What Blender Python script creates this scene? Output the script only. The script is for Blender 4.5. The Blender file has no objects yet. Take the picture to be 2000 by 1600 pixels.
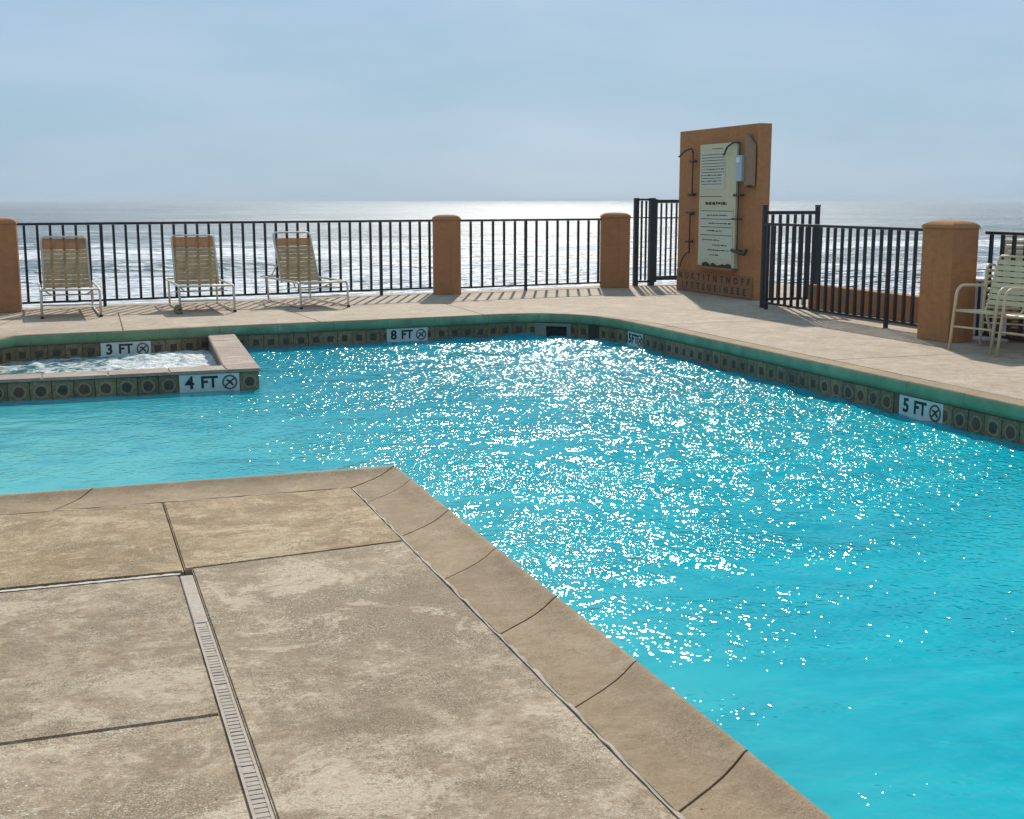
import bpy, bmesh, math, random
import numpy as np
from mathutils import Vector, Matrix
random.seed(7)
R = math.radians
S = bpy.context.scene
COL = S.collection

# ------------------------------------------------------------------ camera
cam_d = bpy.data.cameras.new('camera')
cam = bpy.data.objects.new('camera', cam_d)
COL.objects.link(cam)
cam_d.sensor_width = 36.0
cam_d.lens = 43.2
cam_d.clip_start = 0.05
cam_d.clip_end = 100000
cam.location = (0, 0, 1.55)
cam.rotation_euler = (R(90 - 9.69), 0, R(-19.7))
S.camera = cam

# ------------------------------------------------------------------ sky, sun, exposure
SUN_AZ, SUN_EL = R(22.0), R(33.5)          # azimuth measured from +Y towards +X
world = bpy.data.worlds.new('World')
S.world = world
world.use_nodes = True
wn, wl = world.node_tree.nodes, world.node_tree.links
for n in list(wn):
    wn.remove(n)
w_out = wn.new('ShaderNodeOutputWorld')
w_bg = wn.new('ShaderNodeBackground')
w_bg.inputs['Strength'].default_value = 0.085
w_sky = wn.new('ShaderNodeTexSky')
w_sky.sky_type = 'NISHITA'
w_sky.sun_disc = False
w_sky.sun_elevation = SUN_EL
w_sky.sun_rotation = SUN_AZ
w_sky.altitude = 0
w_sky.air_density = 1.0
w_sky.dust_density = 1.0
w_sky.ozone_density = 3.0
# thin even overcast veil with soft streaks
w_tc = wn.new('ShaderNodeTexCoord')
w_map = wn.new('ShaderNodeMapping')
w_map.inputs['Scale'].default_value = (2.0, 2.0, 9.0)
w_noise = wn.new('ShaderNodeTexNoise')
w_noise.inputs['Scale'].default_value = 1.6
w_noise.inputs['Detail'].default_value = 3
w_noise.inputs['Roughness'].default_value = 0.58
w_noise.inputs['Distortion'].default_value = 0.15
w_ramp = wn.new('ShaderNodeMapRange')
w_ramp.inputs['From Min'].default_value = 0.26
w_ramp.inputs['From Max'].default_value = 0.72
w_ramp.inputs['To Min'].default_value = 0.0
w_ramp.inputs['To Max'].default_value = 1.0
w_mix = wn.new('ShaderNodeMix')
w_mix.data_type = 'RGBA'
w_mix.inputs['Factor'].default_value = 0.88
w_veil = wn.new('ShaderNodeMix')
w_veil.data_type = 'RGBA'
w_veil.inputs['A'].default_value = (3.35, 5.6, 7.55, 1)
w_veil.inputs['B'].default_value = (4.85, 6.7, 8.8, 1)
wl.new(w_tc.outputs['Generated'], w_map.inputs['Vector'])
wl.new(w_map.outputs['Vector'], w_noise.inputs['Vector'])
wl.new(w_noise.outputs['Fac'], w_ramp.inputs['Value'])
wl.new(w_ramp.outputs['Result'], w_veil.inputs['Factor'])
wl.new(w_veil.outputs['Result'], w_mix.inputs['B'])
wl.new(w_sky.outputs['Color'], w_mix.inputs['A'])
wl.new(w_mix.outputs['Result'], w_bg.inputs['Color'])
wl.new(w_bg.outputs['Background'], w_out.inputs['Surface'])

sun_d = bpy.data.lights.new('sun', 'SUN')
sun_d.energy = 4.6
sun_d.angle = R(1.1)
sun_d.color = (1.0, 0.915, 0.80)
sun = bpy.data.objects.new('sun', sun_d)
COL.objects.link(sun)
sd = Vector((math.sin(SUN_AZ) * math.cos(SUN_EL), math.cos(SUN_AZ) * math.cos(SUN_EL), math.sin(SUN_EL)))
sun.rotation_euler = sd.to_track_quat('Z', 'Y').to_euler()
sun.location = sd * 60

S.view_settings.view_transform = 'Standard'
S.view_settings.look = 'None'
S.view_settings.exposure = 0.0
S.view_settings.gamma = 1.0
S.view_settings.use_curve_mapping = False
S.render.engine = 'CYCLES'
S.cycles.max_bounces = 8
S.cycles.caustics_reflective = False
S.cycles.caustics_refractive = False
S.cycles.sample_clamp_indirect = 6.0

# ------------------------------------------------------------------ materials
class NT:
    """small helper for building node materials"""
    def __init__(self, name):
        self.m = bpy.data.materials.new(name)
        self.m.use_nodes = True
        self.n = self.m.node_tree.nodes
        self.l = self.m.node_tree.links
        self.b = self.n['Principled BSDF']
        self.out = self.n['Material Output']
        self.tc = self.n.new('ShaderNodeTexCoord')
    def link(self, a, b):
        self.l.new(a, b)
    def mapping(self, scale=(1, 1, 1), src='Object', vec=None):
        mp = self.n.new('ShaderNodeMapping')
        mp.inputs['Scale'].default_value = scale
        self.link(vec if vec else self.tc.outputs[src], mp.inputs['Vector'])
        return mp.outputs['Vector']
    def noise(self, scale, detail=4, rough=0.55, vec=None, dist=0.0):
        t = self.n.new('ShaderNodeTexNoise')
        t.inputs['Scale'].default_value = scale
        t.inputs['Detail'].default_value = detail
        t.inputs['Roughness'].default_value = rough
        t.inputs['Distortion'].default_value = dist
        if vec is None:
            vec = self.tc.outputs['Object']
        self.link(vec, t.inputs['Vector'])
        return t.outputs['Fac']
    def voronoi(self, scale, vec=None, feature='F1'):
        t = self.n.new('ShaderNodeTexVoronoi')
        t.feature = feature
        t.inputs['Scale'].default_value = scale
        self.link(vec if vec else self.tc.outputs['Object'], t.inputs['Vector'])
        return t.outputs['Distance']
    def rng(self, v, a, b, c=0.0, d=1.0, smooth=False):
        t = self.n.new('ShaderNodeMapRange')
        if smooth:
            t.interpolation_type = 'SMOOTHSTEP'
        t.inputs['From Min'].default_value = a
        t.inputs['From Max'].default_value = b
        t.inputs['To Min'].default_value = c
        t.inputs['To Max'].default_value = d
        self.link(v, t.inputs['Value'])
        return t.outputs['Result']
    def math(self, op, a, b=None, c=None):
        t = self.n.new('ShaderNodeMath')
        t.operation = op
        for i, v in enumerate((a, b, c)):
            if v is None:
                continue
            if isinstance(v, (int, float)):
                t.inputs[i].default_value = v
            else:
                self.link(v, t.inputs[i])
        return t.outputs['Value']
    def mix(self, f, a, b, mode='MIX'):
        t = self.n.new('ShaderNodeMix')
        t.data_type = 'RGBA'
        t.blend_type = mode
        for key, v in (('Factor', f), ('A', a), ('B', b)):
            if isinstance(v, (int, float)):
                t.inputs[key].default_value = v
            elif isinstance(v, tuple):
                t.inputs[key].default_value = v + (1,) if len(v) == 3 else v
            else:
                self.link(v, t.inputs[key])
        return t.outputs['Result']
    def bump(self, h, strength=0.3, dist=0.01, normal=None):
        t = self.n.new('ShaderNodeBump')
        t.inputs['Strength'].default_value = strength
        t.inputs['Distance'].default_value = dist
        self.link(h, t.inputs['Height'])
        if normal is not None:
            self.link(normal, t.inputs['Normal'])
        return t.outputs['Normal']
    def color(self, v):
        if isinstance(v, tuple):
            self.b.inputs['Base Color'].default_value = v + (1,)
        else:
            self.link(v, self.b.inputs['Base Color'])
    def set(self, **k):
        names = {'rough': 'Roughness', 'metal': 'Metallic', 'spec': 'Specular IOR Level', 'ior': 'IOR', 'alpha': 'Alpha'}
        for key, v in k.items():
            if isinstance(v, (int, float)):
                self.b.inputs[names[key]].default_value = v
            else:
                self.link(v, self.b.inputs[names[key]])
    def xyz(self, vec=None):
        t = self.n.new('ShaderNodeSeparateXYZ')
        self.link(vec if vec else self.tc.outputs['Object'], t.inputs['Vector'])
        return t.outputs
    def rand(self):
        t = self.n.new('ShaderNodeObjectInfo')
        return t.outputs['Random']
    def geo(self):
        t = self.n.new('ShaderNodeNewGeometry')
        return t.outputs

def mat_concrete(name, dark, mid, light, fleck=True, scale=1.0, rand_amt=0.06, stain=0.5, grain=1.0, wide=0.2):
    t = NT(name)
    pos = t.geo()['Position']
    off = t.n.new('ShaderNodeVectorMath')
    off.operation = 'ADD'
    t.link(pos, off.inputs[0])
    off.inputs[1].default_value = (random.uniform(3, 30), random.uniform(3, 30), 0)
    p = off.outputs['Vector']
    pa = t.mapping((0.9, 1.05, 1.0), vec=p)
    big = t.noise(0.9 * scale, 5, 0.6, p, 0.3)
    blot = t.noise(3.2 * scale, 14, 0.80, pa, 0.2)
    worn = t.noise(7.5 * scale, 12, 0.84, pa, 0.3)
    n3 = t.noise(48 * scale, 5, 0.8, pa, 0.2)
    n4 = t.noise(170, 3, 0.75, p)
    soft = 1.0 if grain >= 0.9 else 2.5
    c = t.mix(t.rng(blot, 0.46 - 0.05 * soft, 0.50 + 0.05 * soft), dark, mid)
    c = t.mix(t.rng(worn, 0.52 - 0.02 * soft, 0.55 + 0.04 * soft, 0, 0.8), c, light)
    c = t.mix(t.rng(worn, 0.46, 0.40, 0, 0.55 * grain), c, tuple(v * 0.72 for v in dark))
    c = t.mix(t.rng(t.math('ADD', big, t.math('MULTIPLY', t.math('SUBTRACT', blot, 0.5), 0.3)), 0.50, 0.50 + wide, 0, stain), c, tuple(v * 0.82 for v in dark))
    flake = t.noise(2.1 * scale, 15, 0.78, pa, 0.5)
    c = t.mix(t.rng(flake, 0.535, 0.56, 0, 0.55 * grain), c, tuple(v * 0.80 for v in dark))
    c = t.mix(t.rng(flake, 0.455, 0.43, 0, 0.60 * grain), c, tuple(min(0.7, v * 1.06) for v in light))
    gmod = t.rng(t.noise(3.3, 6, 0.65, p), 0.40, 0.60, 0.25, 1.0)
    c = t.mix(t.math('MULTIPLY', gmod, t.rng(n3, 0.51, 0.60, 0, 0.70 * grain)), c, tuple(v * 0.5 for v in dark))
    c = t.mix(t.math('MULTIPLY', gmod, t.rng(n4, 0.53, 0.62, 0, 0.50 * grain)), c, tuple(v * 0.42 for v in dark))
    c = t.mix(t.math('MULTIPLY', gmod, t.rng(n4, 0.47, 0.38, 0, 0.60 * grain)), c, tuple(min(0.7, v * 1.4) for v in light))
    if not fleck:
        spots = t.rng(t.voronoi(6.5, p), 0.03, 0.045, 0.8, 0)
        c = t.mix(spots, c, tuple(v * 0.3 for v in dark))
    if fleck:
        vor = t.voronoi(75, t.mapping((0.6, 1.3, 1), vec=p))
        patch = t.rng(t.noise(1.5, 8, 0.7, p), 0.50, 0.60)
        fl = t.math('MULTIPLY', t.rng(t.math('ADD', vor, t.math('MULTIPLY', n3, 0.3)), 0.30, 0.36, 1, 0), patch)
        c = t.mix(t.math('MULTIPLY', fl, 0.85), c, tuple(min(0.74, v * 1.6) for v in light))
        pits = t.rng(t.voronoi(9, p), 0.035, 0.05, 0.8, 0)
        c = t.mix(t.math('MULTIPLY', pits, t.rng(big, 0.45, 0.5)), c, tuple(v * 0.25 for v in dark))
    tone = t.rng(t.rand(), 0, 1, 1 - rand_amt, 1 + rand_amt)
    c2 = t.n.new('ShaderNodeVectorMath')
    c2.operation = 'SCALE'
    t.link(c, c2.inputs[0])
    t.link(tone, c2.inputs['Scale'])
    t.color(c2.outputs['Vector'])
    t.set(rough=t.rng(blot, 0.3, 0.7, 0.75, 0.95), spec=0.2)
    b1 = t.bump(n3, 0.6 * grain, 0.006)
    b2 = t.bump(n4, 0.45 * grain, 0.0025, b1)
    t.link(b2, t.b.inputs['Normal'])
    return t.m

def mat_plain(name, col, rough=0.5, var=0.15, scale=20, metal=0.0, bump=0.15, spec=0.4, dirt=None):
    t = NT(name)
    pos = t.geo()['Position']
    n = t.noise(scale, 6, 0.65, pos)
    n2 = t.noise(scale * 0.13, 4, 0.6, pos)
    c = t.mix(t.rng(n, 0.3, 0.7), tuple(v * (1 - var) for v in col), tuple(min(1, v * (1 + var)) for v in col))
    if dirt:
        c = t.mix(t.rng(n2, 0.5, 0.72, 0, 0.6), c, dirt)
    t.color(c)
    t.set(rough=rough, metal=metal, spec=spec)
    t.link(t.bump(n, bump, 0.004), t.b.inputs['Normal'])
    return t.m

MAT = {}
MAT['slab'] = mat_concrete('worn tan concrete', (0.268, 0.187, 0.116), (0.43, 0.316, 0.21), (0.59, 0.475, 0.345), stain=0.7, wide=0.10)
MAT['slab_gold'] = mat_concrete('golden tan concrete', (0.27, 0.172, 0.088), (0.41, 0.285, 0.16), (0.57, 0.44, 0.29), stain=0.3)
MAT['far_slab'] = mat_concrete('pale tan concrete', (0.33, 0.24, 0.165), (0.48, 0.37, 0.27), (0.57, 0.46, 0.355), fleck=False, rand_amt=0.03, stain=0.2, grain=0.7)
MAT['coping'] = mat_concrete('smooth tan coping', (0.255, 0.172, 0.098), (0.345, 0.242, 0.145), (0.42, 0.315, 0.205), fleck=False, scale=1.3, rand_amt=0.08, stain=0.45, grain=0.6)
MAT['coping_nose'] = mat_plain('coping edge with painted green bounce', (0.21, 0.33, 0.19), 0.4, 0.3, 4, bump=0.1, dirt=(0.12, 0.20, 0.06))  # green bounce light from the pool water, put into the nose colour
MAT['joint'] = mat_plain('dark joint filler', (0.045, 0.036, 0.028), 0.95, 0.3, 60)
MAT['salt'] = mat_plain('white joint sealant', (0.62, 0.58, 0.52), 0.9, 0.3, 70, bump=0.6, dirt=(0.2, 0.16, 0.12))
MAT['sealant'] = mat_plain('grey tan sealant', (0.40, 0.33, 0.26), 0.8, 0.25, 40, bump=0.4, dirt=(0.2, 0.15, 0.1))
MAT['drain'] = mat_plain('pale plastic drain', (0.43, 0.35, 0.28), 0.8, 0.18, 40, dirt=(0.31, 0.24, 0.18))
MAT['stucco'] = mat_plain('orange brown stucco', (0.42, 0.178, 0.072), 0.92, 0.08, 90, bump=0.5, spec=0.15, dirt=(0.35, 0.145, 0.065))
def mat_stucco(name, col, dirt):
    t = NT(name)
    pos = t.geo()['Position']
    fine = t.noise(70, 6, 0.7, pos)
    trowel = t.noise(9, 5, 0.6, t.mapping((1, 1, 1.6), vec=pos), 0.8)
    drip = t.noise(5.5, 7, 0.7, t.mapping((1, 1, 0.10), vec=pos), 0.2)
    patch = t.noise(1.8, 6, 0.65, pos)
    c = t.mix(t.rng(trowel, 0.35, 0.65), tuple(v * 0.90 for v in col), tuple(v * 1.08 for v in col))
    c = t.mix(t.rng(patch, 0.48, 0.66, 0, 0.45), c, dirt)
    c = t.mix(t.rng(drip, 0.55, 0.66, 0, 0.35), c, tuple(v * 0.75 for v in dirt))
    c = t.mix(t.rng(drip, 0.42, 0.30, 0, 0.25), c, tuple(min(1, v * 1.5 + 0.03) for v in col))
    c = t.mix(t.rng(fine, 0.55, 0.7, 0, 0.35), c, tuple(v * 0.7 for v in col))
    t.color(c)
    t.set(rough=0.93, spec=0.12)
    b = t.bump(trowel, 0.5, 0.012)
    t.link(t.bump(fine, 0.6, 0.005, b), t.b.inputs['Normal'])
    return t.m
MAT['stucco'] = mat_stucco('orange brown stucco', (0.455, 0.202, 0.086), (0.36, 0.165, 0.082))
MAT['stucco_low'] = mat_plain('darker brown stucco', (0.33, 0.155, 0.075), 0.92, 0.1, 70, bump=0.5, spec=0.15, dirt=(0.25, 0.12, 0.06))
MAT['black_metal'] = mat_plain('black painted metal', (0.012, 0.012, 0.015), 0.45, 0.3, 30, spec=0.4)
MAT['hook_metal'] = mat_plain('dark brown metal', (0.045, 0.028, 0.018), 0.5, 0.3, 40)
MAT['cream_tube'] = mat_plain('cream painted tube', (0.66, 0.54, 0.34), 0.4, 0.08, 25, dirt=(0.48, 0.35, 0.18))
MAT['white_tube'] = mat_plain('off white painted tube', (0.66, 0.60, 0.50), 0.4, 0.08, 25, dirt=(0.4, 0.3, 0.2))
MAT['strap'] = mat_plain('cream vinyl strap', (0.68, 0.565, 0.35), 0.45, 0.1, 15, dirt=(0.48, 0.37, 0.19))
MAT['white_plastic'] = mat_plain('white plastic', (0.74, 0.76, 0.78), 0.4, 0.06, 12)
MAT['navy'] = mat_plain('navy plastic', (0.015, 0.02, 0.08), 0.5, 0.2, 12)
MAT['board'] = mat_plain('cream notice board', (0.60, 0.56, 0.36), 0.6, 0.06, 25, bump=0.05)
MAT['board_pale'] = mat_plain('paler notice sheet', (0.58, 0.58, 0.44), 0.6, 0.05, 25, bump=0.05)
MAT['print'] = mat_plain('dark print', (0.05, 0.045, 0.03), 0.8, 0.2, 50)
MAT['box_grey'] = mat_plain('grey box plastic', (0.40, 0.46, 0.48), 0.4, 0.08, 20)
MAT['box_brown'] = mat_plain('brown cover plate', (0.30, 0.18, 0.09), 0.6, 0.1, 20)
MAT['marker'] = mat_plain('white marker tile', (0.62, 0.66, 0.60), 0.3, 0.10, 14, bump=0.05, spec=0.5, dirt=(0.36, 0.40, 0.32))
MAT['black'] = mat_plain('black tile print', (0.012, 0.016, 0.014), 0.3, 0.2, 20, bump=0.05)
MAT['ring'] = mat_plain('dull red print', (0.16, 0.07, 0.05), 0.35, 0.2, 20, bump=0.05)
MAT['spa_cap'] = mat_concrete('pinkish spa cap', (0.34, 0.24, 0.18), (0.42, 0.32, 0.25), (0.50, 0.41, 0.34), fleck=False, scale=2.0)
MAT['grout'] = mat_plain('brown grout', (0.15, 0.125, 0.085), 0.95, 0.25, 50, bump=0.5)
MAT['hole_shade'] = mat_plain('painted skimmer throat shade', (0.006, 0.008, 0.008), 0.8, 0.2, 20)
MAT['skimmer'] = mat_plain('stained skimmer surround', (0.20, 0.23, 0.17), 0.5, 0.15, 20)
MAT['rubber'] = mat_plain('brown rubber foot', (0.04, 0.03, 0.025), 0.8, 0.2, 20)
MAT['stone'] = mat_plain('white washed stone', (0.55, 0.50, 0.44), 0.9, 0.25, 30, bump=0.5)

def mat_tile(name, shape, dark, reds):
    t = NT(name)
    x, y, z = t.xyz()[0:3]
    n = t.noise(28, 6, 0.7, t.geo()['Position'], 0.6)
    base = t.mix(t.rng(n, 0.32, 0.68), (0.11, 0.072, 0.034), (0.31, 0.22, 0.11))
    wob = t.math('MULTIPLY', t.math('SUBTRACT', t.noise(16, 3, 0.6, t.geo()['Position']), 0.5), 0.03)
    if shape == 'ring':
        d = t.math('SQRT', t.math('ADD', t.math('POWER', x, 2), t.math('POWER', z, 2)))
    else:
        d = t.math('MAXIMUM', t.math('ABSOLUTE', x), t.math('ABSOLUTE', z))
    d = t.math('ADD', d, wob)
    dk = t.mix(t.rng(t.rand(), 0.72, 0.78), dark, reds)
    dk = t.mix(t.rng(n, 0.36, 0.64, 0, 0.75), dk, (0.11, 0.085, 0.05))
    tn = t.n.new('ShaderNodeVectorMath')
    tn.operation = 'SCALE'
    t.link(base, tn.inputs[0])
    t.link(t.rng(t.math('FRACT', t.math('MULTIPLY', t.rand(), 7.3)), 0, 1, 0.72, 1.25), tn.inputs['Scale'])
    base = tn.outputs['Vector']
    if shape == 'ring':
        ring = t.math('MULTIPLY', t.rng(d, 0.049, 0.054), t.rng(d, 0.060, 0.067, 1, 0))
        c = t.mix(t.math('MULTIPLY', ring, 0.55), base, (0.36, 0.32, 0.20))
        c = t.mix(t.rng(d, 0.042, 0.050, 1, 0), c, dk)
    else:
        c = t.mix(t.rng(d, 0.036, 0.042, 1, 0), base, dk)
    t.color(c)
    t.set(rough=0.38, spec=0.4)
    t.link(t.bump(n, 0.2, 0.004), t.b.inputs['Normal'])
    return t.m
MAT['tile_ring'] = mat_tile('olive tile with dark medallion', 'ring', (0.035, 0.025, 0.018), (0.13, 0.035, 0.02))
MAT['tile_square'] = mat_tile('olive tile with dark square', 'square', (0.022, 0.022, 0.015), (0.04, 0.025, 0.016))

def mat_water():
    t = NT('turquoise pool water')
    pos = t.geo()['Position']
    px, py, pz = t.xyz(pos)[0:3]
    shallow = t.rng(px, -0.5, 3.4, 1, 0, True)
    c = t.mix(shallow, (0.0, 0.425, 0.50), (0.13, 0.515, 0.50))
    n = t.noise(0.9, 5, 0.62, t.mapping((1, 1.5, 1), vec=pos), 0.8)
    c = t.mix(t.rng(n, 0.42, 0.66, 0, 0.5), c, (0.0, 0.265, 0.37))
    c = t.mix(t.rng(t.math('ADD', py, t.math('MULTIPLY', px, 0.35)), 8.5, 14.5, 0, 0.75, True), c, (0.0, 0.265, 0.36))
    c = t.mix(t.rng(t.noise(2.6, 6, 0.7, t.mapping((0.7, 1.6, 1), vec=pos), 1.2), 0.5, 0.7, 0, 0.25), c, (0.04, 0.56, 0.62))
    gust = t.rng(t.noise(0.5, 4, 0.6, t.mapping((0.75, 1.5, 1), vec=pos), 0.9), 0.43, 0.55)
    f1 = t.noise(18, 1, 0.5, pos, 0.5)
    f2 = t.noise(36, 0, 0.5, pos, 0.3)
    calm = t.rng(px, 0.2, 2.4, 0.30, 1.0, True)
    depth = t.math('ADD', t.math('MULTIPLY', py, 0.941), t.math('ADD', t.math('MULTIPLY', px, -0.563), 2.7))
    near = t.rng(depth, 4.9, 6.7, 0.30, 1.0, True)
    k = t.math('MULTIPLY', t.math('MULTIPLY', calm, near), t.math('ADD', t.rng(gust, 0, 1, 0.30, 1.08), t.rng(px, 3.0, 5.4, 0, 0.65)))
    fine = t.rng(py, 4.5, 9.0, 0.42, 0.0)
    far = t.rng(py, 7.5, 13.5, 1.0, 0.80, True)
    k = t.math('MULTIPLY', k, far)
    h = t.math('MULTIPLY', t.math('ADD', f1, t.math('MULTIPLY', f2, fine)), k)
    nrm = t.bump(h, 1.0, 0.0265)
    # water body below a mirror-like skin
    dif = t.n.new('ShaderNodeBsdfDiffuse')
    t.link(c, dif.inputs['Color'])
    gl = t.n.new('ShaderNodeBsdfAnisotropic')
    gl.distribution = 'BECKMANN'
    t.link(t.rng(py, 5.5, 11.0, 0.135, 0.125), gl.inputs['Roughness'])
    t.link(nrm, gl.inputs['Normal'])
    fr = t.n.new('ShaderNodeFresnel')
    fr.inputs['IOR'].default_value = 1.22
    t.link(nrm, fr.inputs['Normal'])
    ms = t.n.new('ShaderNodeMixShader')
    t.link(fr.outputs['Fac'], ms.inputs[0])
    t.link(dif.outputs['BSDF'], ms.inputs[1])
    t.link(gl.outputs['BSDF'], ms.inputs[2])
    t.link(ms.outputs['Shader'], t.out.inputs['Surface'])
    return t.m
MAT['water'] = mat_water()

def mat_spa_water():
    t = NT('churning spa water')
    pos = t.geo()['Position']
    px, py, pz = t.xyz(pos)[0:3]
    n = t.noise(5.5, 6, 0.65, t.mapping((0.7, 1.2, 1), vec=pos), 1.5)
    n2 = t.noise(30, 4, 0.6, pos)
    heavy = t.math('MULTIPLY', t.rng(px, 0.1, 1.1, 0, 0.22, True), 1.0)
    front = t.rng(py, 12.4, 13.6, 0.10, 0.0)
    v = t.math('ADD', t.math('ADD', n, heavy), front)
    f = t.rng(v, 0.45, 0.58)
    c = t.mix(f, (0.05, 0.24, 0.26), (0.78, 0.82, 0.82))
    t.color(c)
    t.set(rough=t.rng(f, 0, 1, 0.08, 0.6), ior=1.33)
    b = t.bump(n, 1.0, 0.12)
    t.link(t.bump(n2, 0.8, 0.02, b), t.b.inputs['Normal'])
    return t.m
MAT['spa_water'] = mat_spa_water()

def mat_sea():
    t = NT('sea water with surf')
    pos = t.geo()['Position']
    px, py, pz = t.xyz(pos)[0:3]
    w1 = t.noise(0.018, 4, 0.6, t.mapping((1, 0.5, 1), vec=pos))
    yy = t.math('ADD', py, t.math('MULTIPLY', t.math('SUBTRACT', w1, 0.5), 46))
    ramp = t.n.new('ShaderNodeValToRGB')
    t.link(t.rng(yy, 40, 240), ramp.inputs['Fac'])
    cr = ramp.color_ramp
    pts = [(0.0, 0.95), (0.10, 0.95), (0.175, 0.85), (0.205, 0.36), (0.29, 0.30), (0.305, 0.98), (0.36, 0.85), (0.38, 0.28),
           (0.44, 0.25), (0.455, 0.62), (0.49, 0.18), (0.66, 0.03), (0.67, 0.32), (0.70, 0.02), (1.0, 0.02)]
    cr.elements[0].position, cr.elements[1].position = pts[0][0], pts[-1][0]
    for e, p in ((cr.elements[0], pts[0]), (cr.elements[1], pts[-1])):
        e.color = (p[1],) * 3 + (1,)
    for p in pts[1:-1]:
        e = cr.elements.new(p[0])
        e.color = (p[1],) * 3 + (1,)
    fn = t.noise(0.35, 8, 0.68, t.mapping((0.35, 1.0, 1), vec=pos), 0.8)
    fo = t.rng(t.math('SUBTRACT', ramp.outputs['Color'], t.rng(fn, 0.3, 0.7)), -0.08, 0.16)
    caps = t.rng(t.noise(0.05, 7, 0.72, t.mapping((0.3, 1.0, 1), vec=pos), 0.5), 0.57, 0.65, 0, 0.85)
    fo = t.math('MAXIMUM', fo, caps)
    deep = t.mix(t.rng(t.noise(0.02, 4, 0.6, pos), 0.35, 0.65), (0.13, 0.22, 0.27), (0.19, 0.28, 0.33))
    c = t.mix(fo, deep, (0.80, 0.84, 0.88))
    t.color(c)
    t.set(rough=t.rng(fo, 0, 1, 0.38, 0.7), ior=1.33)
    h1 = t.noise(0.9, 6, 0.65, t.mapping((0.35, 1.0, 1), vec=pos), 0.5)
    h2 = t.noise(0.12, 5, 0.65, t.mapping((0.4, 1.0, 1), vec=pos), 0.4)
    h3 = t.noise(0.016, 8, 0.75, t.mapping((0.3, 1.0, 1), vec=pos), 0.4)
    b0 = t.bump(h3, 1.0, 20.0)
    b = t.bump(h2, 1.0, 5.0, b0)
    t.link(t.bump(h1, 1.0, 0.8, b), t.b.inputs['Normal'])
    return t.m
MAT['sea'] = mat_sea()
hz = bpy.data.materials.new('sea haze')
hz.use_nodes = True
for n_ in list(hz.node_tree.nodes):
    hz.node_tree.nodes.remove(n_)
hv = hz.node_tree.nodes.new('ShaderNodeVolumePrincipled')
hv.inputs['Color'].default_value = (0.86, 0.93, 1.0, 1)
hv.inputs['Density'].default_value = 0.0005
ho = hz.node_tree.nodes.new('ShaderNodeOutputMaterial')
hz.node_tree.links.new(hv.outputs['Volume'], ho.inputs['Volume'])
MAT['haze'] = hz
MAT['sand'] = mat_plain('wet sand', (0.30, 0.24, 0.16), 0.9, 0.15, 1.5)

def mat_sling(name, base, alpha):
    t = NT(name)
    x, y, z = t.xyz(t.tc.outputs['UV'])[0:3]
    weave = t.noise(140, 2, 0.5)
    n = t.noise(7, 5, 0.6)
    seam = t.rng(t.math('ABSOLUTE', t.math('SUBTRACT', t.math('FRACT', t.math('MULTIPLY', y, 6.0)), 0.5)), 0.0, 0.035, 0.55, 0.0)
    c = t.mix(t.rng(n, 0.3, 0.7), tuple(v * 0.85 for v in base), tuple(v * 1.12 for v in base))
    c = t.mix(seam, c, tuple(v * 0.4 for v in base))
    t.color(c)
    t.set(rough=0.8, spec=0.15)
    t.set(alpha=t.rng(weave, 0.35, 0.65, max(0, alpha - 0.12), min(1, alpha + 0.12)))
    tr = t.n.new('ShaderNodeBsdfTranslucent')
    t.link(c, tr.inputs['Color'])
    ms = t.n.new('ShaderNodeMixShader')
    ms.inputs['Fac'].default_value = 0.16
    t.link(t.b.outputs['BSDF'], ms.inputs[1])
    t.link(tr.outputs['BSDF'], ms.inputs[2])
    t.link(ms.outputs['Shader'], t.out.inputs['Surface'])
    return t.m
MAT['sling'] = mat_sling('tan mesh sling', (0.40, 0.275, 0.135), 1.06)
MAT['head_band'] = mat_sling('rust brown head band', (0.36, 0.15, 0.05), 0.98)

# ------------------------------------------------------------------ mesh helpers
def tag(o, label=None, cat=None, group=None, kind=None):
    if label: o['label'] = label
    if cat: o['category'] = cat
    if group: o['group'] = group
    if kind: o['kind'] = kind
    return o

def empty(name, loc=(0, 0, 0), rz=0.0):
    o = bpy.data.objects.new(name, None)
    o.empty_display_size = 0.1
    o.location = loc
    o.rotation_euler = (0, 0, rz)
    COL.objects.link(o)
    return o

def link_mesh(name, me, parent=None, loc=(0, 0, 0), rz=0.0):
    o = bpy.data.objects.new(name, me)
    o.location = loc
    o.rotation_euler = (0, 0, rz)
    COL.objects.link(o)
    if parent: o.parent = parent
    return o

def finish(bm, name, mat, parent=None, smooth=False, loc=(0, 0, 0), rz=0.0, recalc=True):
    me = bpy.data.meshes.new(name)
    if recalc:
        bmesh.ops.recalc_face_normals(bm, faces=bm.faces[:])
    bm.to_mesh(me)
    bm.free()
    me.materials.append(MAT[mat])
    if smooth:
        for p in me.polygons: p.use_smooth = True
    return link_mesh(name, me, parent, loc, rz)

def bbox(bm, x0, y0, z0, x1, y1, z1, bevel=0.0):
    vs = [bm.verts.new(v) for v in ((x0, y0, z0), (x1, y0, z0), (x1, y1, z0), (x0, y1, z0), (x0, y0, z1), (x1, y0, z1), (x1, y1, z1), (x0, y1, z1))]
    fs = [bm.faces.new([vs[i] for i in f]) for f in ((3, 2, 1, 0), (4, 5, 6, 7), (0, 1, 5, 4), (1, 2, 6, 5), (2, 3, 7, 6), (3, 0, 4, 7))]
    if bevel:
        es = list({e for f in fs for e in f.edges})
        bmesh.ops.bevel(bm, geom=es, offset=bevel, segments=1, affect='EDGES')

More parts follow.
